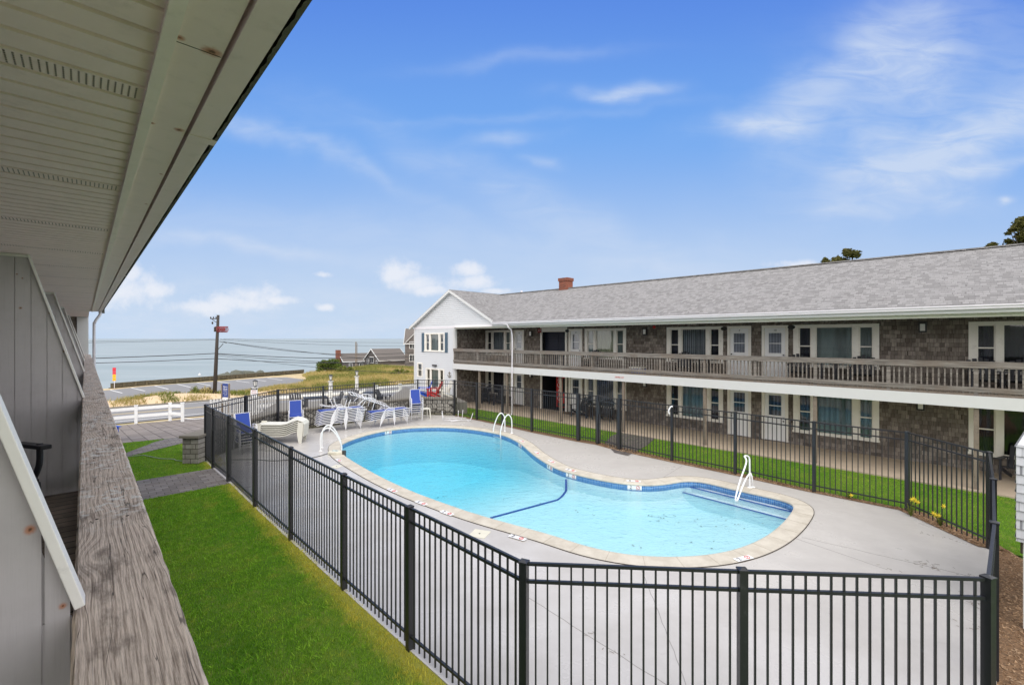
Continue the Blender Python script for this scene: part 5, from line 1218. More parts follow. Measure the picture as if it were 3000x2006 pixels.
stack(sc1, 4, -9.42, 16.05, R(48), .105, .03, 'blue sling chair, # of the stack behind the left gate fence')
ch1 = chaise()
stack(ch1, 9, -7.58, 19.95, R(36), .068, .012, 'white-framed sun lounger, # of the tall tangled stack', 'x')
stack(ch1, 5, -5.75, 21.05, R(40), .082, .01, 'white-framed blue-sling lounger, # of the shorter stack', 'x')
ch2 = chaise('strap')
o = place(ch2, (-7.45, 20.2, 1.30), (R(172), R(9), R(33)), 'upturned lounger frame tangled on top of the tall stack')
o = place(ch2, (-6.65, 20.75, .88), (R(10), R(24), R(38)), 'tilted lounger frame leaning between the two lounger stacks')
rc = resin_chaise()
stack(rc, 7, -8.85, 17.55, R(8), .072, .006, 'cream resin lounger, # of the stack by the left fence', 'x')
o = place(rc, (-9.1, 18.05, .30), (R(0), R(-6), R(24)), 'odd cream resin lounger lying behind the resin stack')
tb_ = thing('side_table', 'small white plastic side table by the stone wall corner', 'table', (-4.42, 23.0, 0), R(30))
mb = MB(); mb.box(-.24, .24, -.24, .24, .44, .47); mb.build('table_top', M['resin'], tb_, bevel=.01)
for sx in (-1, 1):
    for sy in (-1, 1): mb = MB(); mb.bar((sx * .2, sy * .2, .44), (sx * .23, sy * .23, 0), .05, .05); mb.build('leg', M['resin'], tb_)
uf = thing('upturned_frame', 'upturned white metal lounger frame with its legs in the air on the deck', 'lounger frame', (-2.72, 22.15, 0), R(8))
mb = MB(); mb.tube([(-.62, -.28, .08), (.50, -.28, .08), (.50, .28, .08), (-.62, .28, .08)], .016, 6, True)
for x_ in (-.3, 0, .25): mb.tube([(x_, -.28, .08), (x_, .28, .08)], .012, 6)
mb.build('frame', M['strap'], uf, True)
for pts in ([(-.62, -.28, .08), (-.68, -.28, .45)], [(-.62, .28, .08), (-.68, .28, .45)], [(.1, .28, .08), (.12, .28, .45)], [(.15, -.28, .08), (-.2, -.34, .03), (-.26, -.34, .04)], [(.5, -.28, .08), (.66, -.32, .05), (.80, -.32, .40)], [(.3, .28, .08), (.34, .28, .47)]):
    mb = MB(); mb.tube(tube_sm(pts, 4), .016, 6); mb.build('leg', M['strap'], uf, True)
def put(o, p, z, rz, lab, group=None):
    o.location = (p[0], p[1], z); o.rotation_euler.z = rz; o['label'] = lab
    if group: o['group'] = group
put(adirondack(M['blueplastic']), (-5.02, 25.9), .60, R(-78), 'bright blue adirondack chair on the terrace in front of the white wing')
put(adirondack(M['red']), (-4.42, 25.7), .60, R(-95), 'red adirondack chair facing left on the terrace')
put(adirondack(M['resin']), (-3.9, 26.1), .60, R(-60), 'cream adirondack chair behind the red one on the terrace')
put(adirondack(M['blueplastic']), fromL(-.10 + .75, 25.3), -.28, R(60), 'blue plastic chair on the pavers half hidden by the near handrail')
adk = adirondack(M['blackplastic'])
spots = [((-11.6, 24.6), .03, R(40), 'charcoal chair on the terrace left of the slatted table'), ((-10.0, 25.6), .03, R(-50), 'charcoal chair on the terrace right of the slatted table'), ((-9.3, 26.5), .03, R(10), 'charcoal chair at the back of the terrace near the white post'), ((-7.6, 27.0), .03, R(80), 'charcoal chair on the terrace beside the round table')]
for p, z_, rz, lab in spots: place(adk, (p[0], p[1], z_), rz, lab)['group'] = 'charcoal chairs on the terrace'
for px, lab in ((1722, 'charcoal chair on the walk left of the table under window with sheer curtains'), (1800, 'charcoal chair on the walk right of the table under window with sheer curtains'), (1440, 'charcoal chair on the walk near the white wing'), (1478, 'second charcoal chair on the walk near the white wing')):
    c = fromM(S2(px), WP - .8); place(adk, (c.x, c.y, .03), AM + R(random.uniform(-25, 25)), lab)['group'] = 'charcoal chairs on the ground-floor walk'
c = fromM(S2(2955) + .15, WP - .75); place(adk, (c.x, c.y, .03), AM + R(-20), 'charcoal chair on the walk at the right edge behind the white shingled corner')
for px, lab in ((2352, 'charcoal chair behind the gallery balusters under the wide grey window, left of the table'), (2535, 'charcoal chair behind the gallery balusters under the wide grey window, right of the table'), (2020, 'charcoal chair behind the gallery balusters under the window with vertical blinds'), (1752, 'charcoal chair behind the gallery balusters under the green-curtained window'), (2880, 'charcoal chair behind the gallery balusters at the far right'), (2985, 'charcoal chair behind the gallery balusters at the right edge')):
    c = fromM(S2(px), WP - .7); place(adk, (c.x, c.y, 2.455), AM + R(random.uniform(-15, 15)), lab)['group'] = 'charcoal chairs on the upper gallery'
# armchair on the near balcony
ac = thing('balcony_armchair', 'charcoal plastic armchair tucked behind the sloping white trim on the near balcony', 'armchair')
pc_ = fromL(-.62, 5.66); ac.location = (pc_.x, pc_.y, 2.43); ac.rotation_euler.z = AL + R(21)
for s_ in (-1, 1):
    mb = MB(); pts = [(s_ * .28, -.34, .66), (s_ * .28, .22, .63)]; mb.bar(pts[0], pts[1], .075, .035); mb.build('armrest', M['blackplastic'], ac, bevel=.006)
    mb = MB(); mb.tube(tube_sm([(s_ * .28, -.22, .68), (s_ * .28, -.21, .50), (s_ * .27, -.10, .34), (s_ * .26, .0, .30)], 4), .022, 6); mb.build('arm_support', M['blackplastic'], ac, True)
    for y_ in (-.24, .26): mb = MB(); mb.bar((s_ * .25, y_, .36), (s_ * .27, y_ * 1.15, 0), .045, .045); mb.build('leg', M['blackplastic'], ac)
mb = MB(); mb.box(-.26, .26, -.27, .27, .36, .39); mb.build('seat', M['blackplastic'], ac)
mb = MB()
for i in range(5): mb.bar((-.2 + i * .1, .24, .38), (-.21 + i * .105, .42, .98), .08, .02, up=(0, 1, 0))
mb.build('backrest', M['blackplastic'], ac)
def table(p, z_, rz, lab, r=None, mt='blackplastic'):
    o = thing('patio_table', lab, 'table', (p[0], p[1], z_), rz); mb = MB()
    if r: mb.lathe([(r, .70), (r, .73)], k=24)
    else:
        for i in range(8): mb.box(-.6, .6, -.4 + i * .1, -.4 + i * .1 + .085, .70, .73)
        mb.box(-.6, .6, -.42, -.402, .66, .73)
    mb.build('table_top', M[mt], o)
    for sx in (-1, 1):
        for sy in (-1, 1): q_ = (r or .7) * .6; mb = MB(); mb.bar((sx * min(q_, .5), sy * min(q_, .33), .70), (sx * min(q_, .52), sy * min(q_, .36), 0), .05, .05); mb.build('leg', M[mt], o)
table((-10.9, 25.2), .03, R(30), 'charcoal slatted table on the terrace behind the fence'); table((-8.5, 27.4), .03, 0, 'charcoal round table on the terrace', .5)
c = fromM(S2(1760), WP - .8); table(c, .03, AM, 'small charcoal table between chairs on the ground-floor walk', .3)
for px, lab in ((2440, 'dark low table behind the gallery balusters under the wide grey window'), (2075, 'dark low table behind the gallery balusters under the blinds window')):
    c = fromM(S2(px), WP - .65); table(c, 2.455, AM, lab, .33)
# cooler and bin on the gallery
c = fromM(sM(1846, BP) + .15, BP + .35); o = thing('cooler', 'blue cool box with white lid behind the gallery balusters', 'cool box', (c.x, c.y, 2.455), AM)
mb = MB(); mb.box(-.30, .30, -.18, .18, 0, .26); mb.build('body', M['blueplastic'], o, bevel=.02); mb = MB(); mb.box(-.31, .31, -.19, .19, .262, .34); mb.build('lid', M['resin'], o, bevel=.02)
mb = MB(); mb.tube([(-.33, -.05, .2), (-.36, -.05, .3), (-.36, .05, .3), (-.33, .05, .2)], .012, 6); mb.build('handle', M['resin'], o)
c = fromM(S2(2041), WP + .10); o = thing('orange_pumpkin', 'small orange pumpkin in the upper window with vertical blinds', 'pumpkin', (c.x, c.y, 3.04), AM)
mb = MB(); mb.lathe([(.02, 0), (.11, .03), (.14, .10), (.11, .17), (.03, .20)], k=14); mb.v = [(v_[0], v_[1] * .25 + -.02, v_[2]) for v_ in mb.v]; mb.build('body', M['pumpkin'], o, True); mb = MB(); mb.tube([(0, -.02, .19), (.02, -.02, .25)], .015, 6); mb.build('stem', M['timber'], o)

# ================================================================== RIGHT-EDGE SHINGLED CORNER
o = thing('shingled_stair_block', 'white shingled corner block on white posts at the right edge', 'stair block', (6.98, 6.30, 0), AM - R(7))
s0 = Vector((0.0, 0.0)); mb = MB(); sawtooth(mb, [(s0.x, s0.x + 3, 1.20, 2.52)], .125, s0.y, -1, .016); mb.build('front_shingles', M['white_shingle'], o)
mb = MB(); sawtooth(mb, [(s0.y, s0.y + 2.2, 1.20, 2.52)], .125, s0.x, -1, .016, 'L'); mb.build('side_shingles', M['white_shingle_y'], o)
mb = MB(); mb.box(s0.x + .01, s0.x + 3, s0.y + .01, s0.y + 2.2, 2.50, 2.53); mb.build('top_board', M['white'], o)
for (dx, dy) in ((.06, .05), (.06, 1.8), (1.4, .05)):
    mb = MB(); mb.box(s0.x + dx, s0.x + dx + .09, s0.y + dy, s0.y + dy + .09, -.05, 1.21); mb.build('post', M['white'], o)
mb = MB(); mb.box(s0.x + .02, s0.x + .05, s0.y + .3, s0.y + .42, .95, 1.2); mb.build('bracket', M['timber'], o)

# ================================================================== WHITE RAIL FENCES, LAMP POSTS, SIGNS
def rail_fence(pts, lab, h=1.15, rails=(.50, .98), group='white rail fences by the road', rh=.18):
    o = thing('rail_fence', lab, 'fence', group=group)
    P3 = []
    for p in pts: zz = zt(toL(p).y) - .04; P3.append(Vector((p.x, p.y, zz)))
    for p in P3:
        mb = MB(); mb.box(-.075, .075, -.075, .075, -.05, h, Matrix.Translation(p) @ Matrix.Rotation(AL, 4, 'Z')); mb.box(-.095, .095, -.095, .095, h, h + .03, Matrix.Translation(p) @ Matrix.Rotation(AL, 4, 'Z')); mb.build('post', M['vinyl'], o)
    for a, b in zip(P3, P3[1:]):
        mb = MB()
        d = (b - a).normalized() * .08
        for r_ in rails: mb.bar(a + d + Vector((0, 0, r_)), b - d + Vector((0, 0, r_)), .045, rh)
        mb.build('rail', M['vinyl'], o)
rail_fence([Lp(-3.0, 36.0), Lp(-.4, 36.05), Lp(2.28, 36.1), G(498.5, 1232.5, -1.2), G(534.8, 1243.5, -1.15)], 'white two-rail fence at the edge of the paver drive on the left')
rail_fence([Vector((-17.6, 31.2)), Vector((-15.2, 31.7)), Vector((-12.9, 32.3)), Vector((-10.6, 32.6))], 'white two-rail fence behind the terrace between the lamp posts')
rail_fence([Vector((-10.0, 33.6)), Vector((-8.4, 34.2)), Vector((-6.7, 34.9)), Vector((-5.0, 35.6))], 'white three-rail fence beside the white wing', 1.35, (.45, .85, 1.22), rh=.13)
o = thing('picket_fence', 'white vertical picket fence behind the stone wall near the road', 'fence'); a, b = Vector((-18.0, 27.2)), Vector((-14.6, 28.0)); n_ = 20
mb = MB(); d = (b - a)
for i in range(n_ + 1): p = a + d * (i / n_); zz = zt(toL(p).y); mb.box(-.05, .05, -.012, .012, zz + .05, zz + 1.22, Matrix.Translation((p.x, p.y, 0)) @ Matrix.Rotation(math.atan2(d.y, d.x), 4, 'Z'))
mb.build('pickets', M['white'], o); za, zb = zt(toL(a).y), zt(toL(b).y)
mb = MB(); [mb.bar((a.x, a.y + .04, za + h_), (b.x, b.y + .04, zb + h_), .04, .09) for h_ in (.3, 1.0)]; mb.build('rail', M['white'], o)
def lamp_post(px, Y, ytop, lab, sign=False):
    X_ = (px - 1500) / F * Y; zb = zt(toL(Vector((X_, Y))).y); zt_ = zat(ytop, Y)
    o = thing('lamp_post', lab, 'lamp post', (X_, Y, zb), 0, 'white lamp posts with black lanterns')
    H_ = zt_ - zb; hl = .46
    mb = MB(); mb.box(-.10, .10, -.10, .10, 0, H_ - hl - .05); mb.box(-.15, .15, -.15, .15, H_ - hl - .05, H_ - hl); mb.build('column', M['white'], o)
    mb = MB(); z0 = H_ - hl; mb.lathe([(.05, z0), (.09, z0 + .03), (.06, z0 + .08)], k=8)
    for j in range(6): a_ = j * math.pi / 3; mb.bar((.09 * math.cos(a_), .09 * math.sin(a_), z0 + .08), (.13 * math.cos(a_), .13 * math.sin(a_), z0 + .38), .014, .014)
    mb.lathe([(.16, z0 + .38), (.15, z0 + .40), (.04, z0 + .46)], k=8); mb.build('lantern', M['black'], o)
    mb = MB(); mb.lathe([(.075, z0 + .09), (.11, z0 + .37)], k=8); mb.build('lantern_glass', M['lampglass'], o)
    if sign:
        mb = MB(); mb.box(-.20, .20, -.14, -.12, H_ - 1.02, H_ - .50); sg = mb.build('notice_board', M['whitesign'], o)
        mb = MB(); mb.box(-.20, .20, -.146, -.141, H_ - .60, H_ - .50); mb.build('header_band', M['ink'], sg)
        for i, t_ in enumerate(('NOTICE', 'PRIVATE', 'GUESTS ONLY')): textmesh(t_, .07 if i < 2 else .05, 'lettering', M['redink'] if i else M['whitesign'], sg, Matrix.Translation((0, -.149, H_ - .55 - i * .13)) @ Matrix.Rotation(R(90), 4, 'X'))
lamp_post(748, 28.0, 1112, 'white lamp post carrying a notice board, left of the other two', True)
lamp_post(969, 33.0, 1097, 'white lamp post with lantern in front of the green dune, middle one')
lamp_post(1045.5, 36.0, 1084.5, 'white lamp post with lantern nearest the motel wing, rightmost one')
Y = 34.0; X_ = (661 - 1500) / F * Y; zb = zt(toL(Vector((X_, Y))).y)
o = thing('motel_sign', 'dark blue hanging sign with white lettering between two brown posts by the road', 'sign', (X_, Y, zb), R(-14))
for sx, h_ in ((-.33, 2.2), (.33, 2.25)): mb = MB(); mb.box(sx - .045, sx + .045, -.045, .045, 0, h_); mb.build('post', M['wood_post'], o)
zb2 = zat(1172, Y) - zb; zt2 = zat(1123, Y) - zb
mb = MB(); mb.box(-.26, .26, -.02, .02, zb2 + .22, zt2); sg = mb.build('board', M['bluesign'], o); mb = MB(); mb.box(-.27, .27, -.025, .025, zb2, zb2 + .20); mb.build('lower_board', M['whitesign'], o)
H_ = zt2 - zb2
for t_, s_, f in (('Pynci', .17, .80), ('Gude', .17, .66), ('Mt. Much', .085, .53), ('ROOMS - WEEKLY', .048, .41), ('CAPE VIEWS', .048, .33)): textmesh(t_, s_, 'lettering', M['whitesign'], sg, Matrix.Translation((0, -.022, zb2 + H_ * f)) @ Matrix.Rotation(R(90), 4, 'X'))
# stacked beach warning signs
p = G(335, 1137, -1.8); o = thing('warning_sign', 'tall post with stacked red and yellow warning plates at the seawall end', 'sign', (p.x, p.y, -1.8), R(20)); mb = MB(); mb.tube([(0, .03, 0), (0, .03, 2.3)], .03, 6); mb.build('post', M['gutter'], o)
for i, (mt_, h_) in enumerate((('redsign', .46), ('redsign', .30), ('yelsign', .36), ('yelsign', .36))):
    z0 = 2.42 - sum(x_ for x_ in (.48, .32, .38, .38)[:i + 1]); mb = MB(); mb.box(-.16, .16, -.01, .01, z0, z0 + h_); mb.build('sign_plate', M[mt_], o)
# seawall of timber
swp = [toL(G(*q_, -1.8)) for q_ in ((328, 1136.5), (430, 1127.5), (560, 1118), (640, 1112), (720, 1106), (800, 1099), (890, 1092))]
o = thing('timber_seawall', 'low weathered timber seawall along the parking lot', 'seawall', (0, 0, 0), AL)
for a, b in zip(swp, swp[1:]):
    n_ = 3
    for i in range(n_):
        p, q_ = a.lerp(b, i / n_), a.lerp(b, (i + 1) / n_); mb = MB(); mb.bar((p.x, p.y, -1.62), (q_.x, q_.y, -1.62), .22, .28); mb.bar((p.x, p.y + .06, -1.35), (q_.x, q_.y + .06, -1.35), .26, .22); mb.build('beam', M['timber'], o)
        mb = MB(); mb.box(p.x - .13, p.x + .13, p.y - .26, p.y - .1, -1.8, -1.22); mb.build('pile', M['timber'], o)
b = MB(); b.prism([swp[0] + Vector((-.3, .2)), *[q_ + Vector((0, .25)) for q_ in swp], *[q_ + Vector((0, .6)) for q_ in reversed(swp)]], -6, -1.78); b = b.build('seawall_face', M['timber'], o)
# ================================================================== POLES AND WIRES
pb = G(628.5, 1163, -1.8); o = thing('utility_pole', 'dark leaning utility pole with a faded red bundle near its top, beside the road', 'utility pole', (pb.x, pb.y, -1.85))
tp = Vector((.37, 0, 8.15)); mb = MB(); mb.tube([(0, 0, 0), tuple(tp * .5), tuple(tp)], [.19, .16, .12], 10); mb.build('pole', M['pole'], o, True)
f_ = lambda h_: tp * (h_ / 8.15)
mb = MB(); q_ = f_(7.75); mb.bar(q_ + Vector((-.75, 0, .05)), q_ + Vector((.05, 0, .0)), .08, .08); mb.tube(tube_sm([tuple(q_ + Vector((-.1, 0, -.35))), tuple(q_ + Vector((-.35, 0, -.2))), tuple(q_ + Vector((-.6, 0, .0)))]), .03, 5)
for dx in (-.72, -.45, -.2): mb.lathe([(.05, 0), (.07, .06), (.03, .16)], k=6); N_ = 18; mb.v[-N_:] = [tuple(Vector(v_) + q_ + Vector((dx, 0, .08))) for v_ in mb.v[-N_:]]
mb.lathe([(.06, 0), (.09, .1), (.06, .24)], k=6); mb.v[-18:] = [tuple(Vector(v_) + q_ + Vector((-.55, 0, -.5))) for v_ in mb.v[-18:]]
mb.build('crossarm', M['pole'], o)
mb = MB(); q_ = f_(6.75)
for i in range(7): 
    cx_ = q_ + Vector((.12 + i * .13, -.05, -.02)); mb.tube([tuple(cx_ + Vector((.10 * math.cos(a_ * math.pi / 6) * .6, .18 * math.cos(a_ * math.pi / 6), .27 * math.sin(a_ * math.pi / 6)))) for a_ in range(12)], .035, 5, True)
mb.bar(q_ + Vector((-.25, 0, .25)), q_ + Vector((1.05, 0, .25)), .06, .06); mb.build('red_bundle', M['rust_red'], o)
mb = MB(); mb.bar(q_ + Vector((-.22, -.02, -.25)), q_ + Vector((-.22, -.02, .22)), .16, .16); mb.build('switch_box', M['pole'], o)
mb = MB(); q_ = f_(4.6); mb.tube([tuple(q_), tuple(q_ + Vector((.65, 0, .72)))], .03, 6); mb.bar(q_ + Vector((.3, 0, .95)), q_ + Vector((1.0, 0, .8)), .05, .05); mb.bar(q_ + Vector((.35, 0, 1.15)), q_ + Vector((.9, 0, 1.1)), .04, .04); mb.build('bracket', M['pole'], o)
def wp3(px, py, Y): return Vector(((px - 1500) / F * Y, Y, zat(py, Y)))
def wire(a, b, sag, lab, r=.02):
    pts = [a.lerp(b, t_ / 16) - Vector((0, 0, sag * 4 * (t_ / 16) * (1 - t_ / 16))) for t_ in range(17)]; mb = MB(); mb.tube(pts, r, 5); tag(mb.build('overhead_wire', M['wire'], None, True), lab, 'wire', 'overhead wires along the road')
YP = pb.y
wl_ = [(-300, 1062, 34, 632, 1025 + 10, .12, 'thick overhead wire running left from the utility pole', .035), (-300, 1072, 34, 630, 1041 + 9, .15, 'lower overhead wire running left from the utility pole', .03), (-300, 1008, 34, 636, 987 + 8, .1, 'thin high overhead wire running left towards the horizon', .014), (-300, 1002, 34, 638, 992, .1, 'thinnest high wire running left along the horizon', .010)]
for (x0, y0, Y0, x1, y1, sg_, lb, r_) in wl_: wire(wp3(x0, y0, Y0), wp3(x1, y1, YP), sg_, lb, r_)
for (y0, x1, y1, Y1, sg_, lb, r_) in ((1035, 1300, 1038, 62, .5, 'thick overhead wire running right behind the cottages', .035), (1050, 1300, 1046, 62, .6, 'second overhead wire running right from the utility pole', .03), (1037, 1320, 1066, 40, .3, 'sagging service wire dropping towards the white wing', .022), (1040, 1330, 1100, 34, .3, 'lowest service wire dropping towards the white wing', .016),
        (1001, 1300, 1022, 50, .9, 'upper service wire sagging right from the pole bracket', .024), (992, 1300, 1002, 70, .2, 'thin wire running right along the horizon', .014), (995, 1300, 1012, 70, .3, 'second thin wire running right along the horizon', .014), (1001, 1280, 1070, 34, .1, 'straight service wire falling right from the pole bracket', .018)):
    wire(wp3(632 if y0 > 1010 else 655, y0, YP), wp3(x1, y1, Y1), sg_, lb, r_)
p2 = Vector(((1043 - 1500) / F * 84, 84)); o = thing('far_utility_pole', 'thin grey utility pole standing in front of the far cottages', 'utility pole', (p2.x, p2.y, -2.2)); mb = MB(); mb.tube([(0, 0, 0), (0, 0, zat(1001, 84) + 2.2)], [.16, .11], 8); mb.build('pole', M['wood_post'], o); mb = MB(); mb.bar((.25, 0, .0), (.25, 0, zat(1005, 84) + 2.2), .05, .05); mb.build('conduit', M['wood_post'], o)

# ================================================================== FAR COTTAGES
def cottage(name, lab, cat, px, Y, L_, Dp, he, hr, mtw, mtr, rz, zb=None, wn=(), ch=None):
    X_ = (px - 1500) / F * Y; zb = zb if zb is not None else zt(toL(Vector((X_, Y))).y) - .1
    o = thing(name, lab, cat, (X_, Y, zb), rz)
    mb = MB(); mb.add([(0, 0, 0), (L_, 0, 0), (L_, Dp, 0), (0, Dp, 0), (0, 0, he), (L_, 0, he), (L_, Dp, he), (0, Dp, he), (0, Dp / 2, hr), (L_, Dp / 2, hr)], [(0, 1, 5, 4), (2, 3, 7, 6), (0, 4, 8, 7, 3), (1, 2, 6, 9, 5)]); mb.build('wall', M[mtw], o)
    e = .25; sl = (hr - he) / (Dp / 2)
    mb = MB(); mb.add([(-e, -e, he - e * sl + .06), (L_ + e, -e, he - e * sl + .06), (L_ + e, Dp / 2, hr + .06), (-e, Dp / 2, hr + .06), (L_ + e, Dp + e, he - e * sl + .06), (-e, Dp + e, he - e * sl + .06)], [(0, 1, 2, 3), (3, 2, 4, 5)]); rf = mb.build('roof', M[mtr], o)
    mb = MB()
    for x_ in (-e, L_ + e):
        mb.bar((x_, -e, he - e * sl), (x_, Dp / 2, hr), .06, .2); mb.bar((x_, Dp / 2, hr), (x_, Dp + e, he - e * sl), .06, .2)
    mb.bar((-e, -e, he - e * sl), (L_ + e, -e, he - e * sl), .08, .18); mb.build('trim', M['white'], o)
    for (x_, z_, w_, h_, face) in wn:
        mb = MB(); g = MB()
        if face == 'f': mb.box(x_, x_ + w_, -.05, .0, z_, z_ + h_); g.box(x_ + .12, x_ + w_ / 2 - .05, -.07, -.051, z_ + .12, z_ + h_ - .12); g.box(x_ + w_ / 2 + .05, x_ + w_ - .12, -.07, -.051, z_ + .12, z_ + h_ - .12)
        else: mb.box(-.05, 0, x_, x_ + w_, z_, z_ + h_); g.box(-.07, -.051, x_ + .12, x_ + w_ / 2 - .05, z_ + .12, z_ + h_ - .12); g.box(-.07, -.051, x_ + w_ / 2 + .05, x_ + w_ - .12, z_ + .12, z_ + h_ - .12)
        f_w = mb.build('window', M['white'], o); g.build('pane', M['darkin'], f_w)
    if ch:
        mb = MB(); mb.box(*ch); mb.build('chimney', M['brick'], o)
    return o
cottage('cottage', 'small grey-shingled beach cottage with a brick chimney on its left end', 'cottage', 1007, 101, 7.0, 4.6, 2.45, 4.05, 'greywall', 'roof_dark', AL, None, ((1.2, .7, .8, 1.3, 'f'), (3.6, .7, .9, 1.3, 'f')), (-.95, -.1, 1.3, 2.2, 0, 4.9))
cottage('cottage', 'grey-shingled beach cottage with its white-trimmed gable facing left', 'cottage', 1112, 97, 6.6, 7.0, 1.9, 4.2, 'greywall', 'roof_dark', AL, None, ((2.6, 1.2, 1.9, 1.3, 's'), (5.2, .9, .8, 1.2, 's'), (1.0, .6, .7, 1.2, 's')))
cottage('tall_house', 'tall dark grey shingled house half hidden behind the white wing', 'house', 1186.5, 92, 6.0, 7.0, 5.0, 7.9, 'greywall', 'roof_dark', R(8), None, ())
ho = [o_ for o_ in bpy.data.objects if o_.name == 'tall_house'][0]
for z_ in (1.2, 3.8):
    mb = MB(); mb.box(.85, 2.0, -.05, 0, z_, z_ + 1.45); f_w = mb.build('window', M['white'], ho); mb = MB(); mb.box(.97, 1.38, -.07, -.051, z_ + .1, z_ + 1.35); mb.box(1.47, 1.88, -.07, -.051, z_ + .1, z_ + 1.35); mb.build('pane', M['darkin'], f_w)
# gable triangle facing the camera
mb = MB(); mb.add([(-.0, -.005, 4.9), (6.0, -.005, 4.9), (3.0, -.005, 8.0)], [(0, 1, 2)]); mb.build('gable', M['greywall'], ho)
mb = MB(); mb.bar((-.3, -.1, 4.6), (3.0, -.1, 8.05), .3, .10); mb.bar((6.3, -.1, 4.6), (3.0, -.1, 8.05), .3, .10); mb.build('gable_trim', M['white'], ho)
o = thing('board_fence', 'weathered grey board fence to the right of the far cottages', 'fence', tuple(Vector(((1140 - 1500) / F * 92, 92))) + (-2.9,), R(-8)); mb = MB()
for i in range(24): mb.box(i * .14, i * .14 + .125, 0, .03, 0, 1.75 + .05 * math.sin(i * 1.3))
mb.build('boards', M['wood_post'], o); mb = MB(); mb.box(-.05, 3.4, .031, .09, 1.3, 1.4); mb.box(-.05, 3.4, .031, .09, .3, .4); mb.build('rail', M['wood_post'], o)

# ================================================================== DUNES, GRASS, PLANTS
def heightfield(name, poly, step, hf, mat, kind='structure', w_=2.0):
    P = np.array([[p.x, p.y] for p in poly]); x0, y0 = P.min(0); x1, y1 = P.max(0)
    xs = np.arange(x0, x1 + step, step); ys = np.arange(y0, y1 + step, step); gx_, gy_ = np.meshgrid(xs, ys); Q = np.stack([gx_.ravel(), gy_.ravel()], 1)
    ins = inpoly(Q, poly); d = pdist(Q, poly); z_ = np.array([zt(toL(Vector(q_)).y) - .06 for q_ in Q])
    hh = np.array([hf(q_[0], q_[1]) for q_ in Q]); z_ = z_ + np.where(ins, np.clip(d / w_, 0, 1) ** .8 * hh + .03, -.05)
    W = len(xs); keep = ins | (d < step)
    vs = np.column_stack([Q, z_]).tolist(); fs = [(j * W + i, j * W + i + 1, (j + 1) * W + i + 1, (j + 1) * W + i) for j in range(len(ys) - 1) for i in range(W - 1) if keep[j * W + i] and keep[(j + 1) * W + i + 1]]
    me = bpy.data.meshes.new(name); me.from_pydata(vs, [], fs); me.update(); o = mkobj(name, me, mat, None, True); tag(o, kind=kind); return o
def hn(x_, y_, s_, a=1.0): return a * (.55 + .9 * mnoise.noise(Vector((x_ * s_, y_ * s_, 3.3))))
def blades(name, label, cat, poly, n_, h, wd, mat, zf, dens=None, rot=True, lean=.35, frame=None):
    P = np.array([[p[0], p[1]] for p in poly]); lo, hi = P.min(0), P.max(0)
    got = np.zeros((0, 2)); 
    while len(got) < n_:
        Q = rng.uniform(lo, hi, (n_ * 2, 2)); Q = Q[inpoly(Q, [Vector(p[:2]) for p in poly])]
        if dens is not None: Q = Q[rng.random(len(Q)) < dens(Q)]
        got = np.vstack([got, Q])
        if len(Q) == 0: break
    Q = got[:n_]; m_ = len(Q); z_ = zf(Q); a = rng.uniform(0, 2 * np.pi, m_); hh = h * rng.uniform(.55, 1.25, m_); ww = wd * rng.uniform(.6, 1.3, m_)
    la = rng.uniform(0, 2 * np.pi, m_); ll = hh * lean * rng.uniform(.2, 1.6, m_)
    V = np.zeros((m_, 3, 3)); V[:, 0] = np.column_stack([Q[:, 0] - np.cos(a) * ww / 2, Q[:, 1] - np.sin(a) * ww / 2, z_]); V[:, 1] = np.column_stack([Q[:, 0] + np.cos(a) * ww / 2, Q[:, 1] + np.sin(a) * ww / 2, z_]); V[:, 2] = np.column_stack([Q[:, 0] + np.cos(la) * ll, Q[:, 1] + np.sin(la) * ll, z_ + hh])
    me = bpy.data.meshes.new(name); me.vertices.add(m_ * 3); me.vertices.foreach_set('co', V.ravel()); me.loops.add(m_ * 3); me.loops.foreach_set('vertex_index', np.arange(m_ * 3)); me.polygons.add(m_); me.polygons.foreach_set('loop_start', np.arange(m_) * 3); me.polygons.foreach_set('loop_total', np.full(m_, 3)); me.update(); me.validate()
    o = mkobj(name, me, mat)
    if frame is not None: o.rotation_euler.z = frame
    return tag(o, label, cat, None, 'stuff')
def clump(sc_, th):
    def f(Q): return np.array([1.0 if mnoise.noise(Vector((q_[0] * sc_, q_[1] * sc_, 8.8))) > th else .04 for q_ in Q])
    return f
ztv = lambda Q: np.array([zt(t_) for t_ in Q[:, 1]])
blades('lawn_grass', 'short green grass of the near lawn beside the black fence', 'grass', [(-.2, 2.0), (3.04, 2.0), (3.04, 14.5), (-.2, 14.5)], 120000, .036, .0105, M['blade'], lambda Q: ztv(Q) - .012, frame=AL)
blades('lawn_tufts', 'longer pale and dark grass tufts scattered through the near lawn', 'grass', [(-.2, 2.0), (2.98, 2.0), (2.98, 14.5), (-.2, 14.5)], 9000, .060, .016, M['blade'], lambda Q: ztv(Q) - .012, clump(2.2, .05), frame=AL, lean=.9)
blades('lawn_grass', 'short green grass of the lawn beyond the paver path', 'grass', [(-1, 16.6), (3.3, 16.6), (3.4, 21.5), (2.77, 21.3), (1.02, 20.1), (-1, 18.8)], 30000, .032, .012, M['blade'], lambda Q: ztv(Q) - .011, frame=AL)
blades('lawn_grass', 'short green grass of the wedge of lawn by the paver drive', 'grass', [(-1, 19.5), (1.03, 20.85), (2.5, 22.85), (1.05, 23.3), (-1, 23.5)], 9000, .034, .014, M['blade'], lambda Q: ztv(Q) - .01, frame=AL)
lf_l = [tuple(toL(p)) for p in lawn_far]
blades('lawn_grass', 'short green grass between the far fence and the motel walk', 'grass', lf_l, 60000, .036, .014, M['blade'], lambda Q: ztv(Q) - .012, frame=AL)
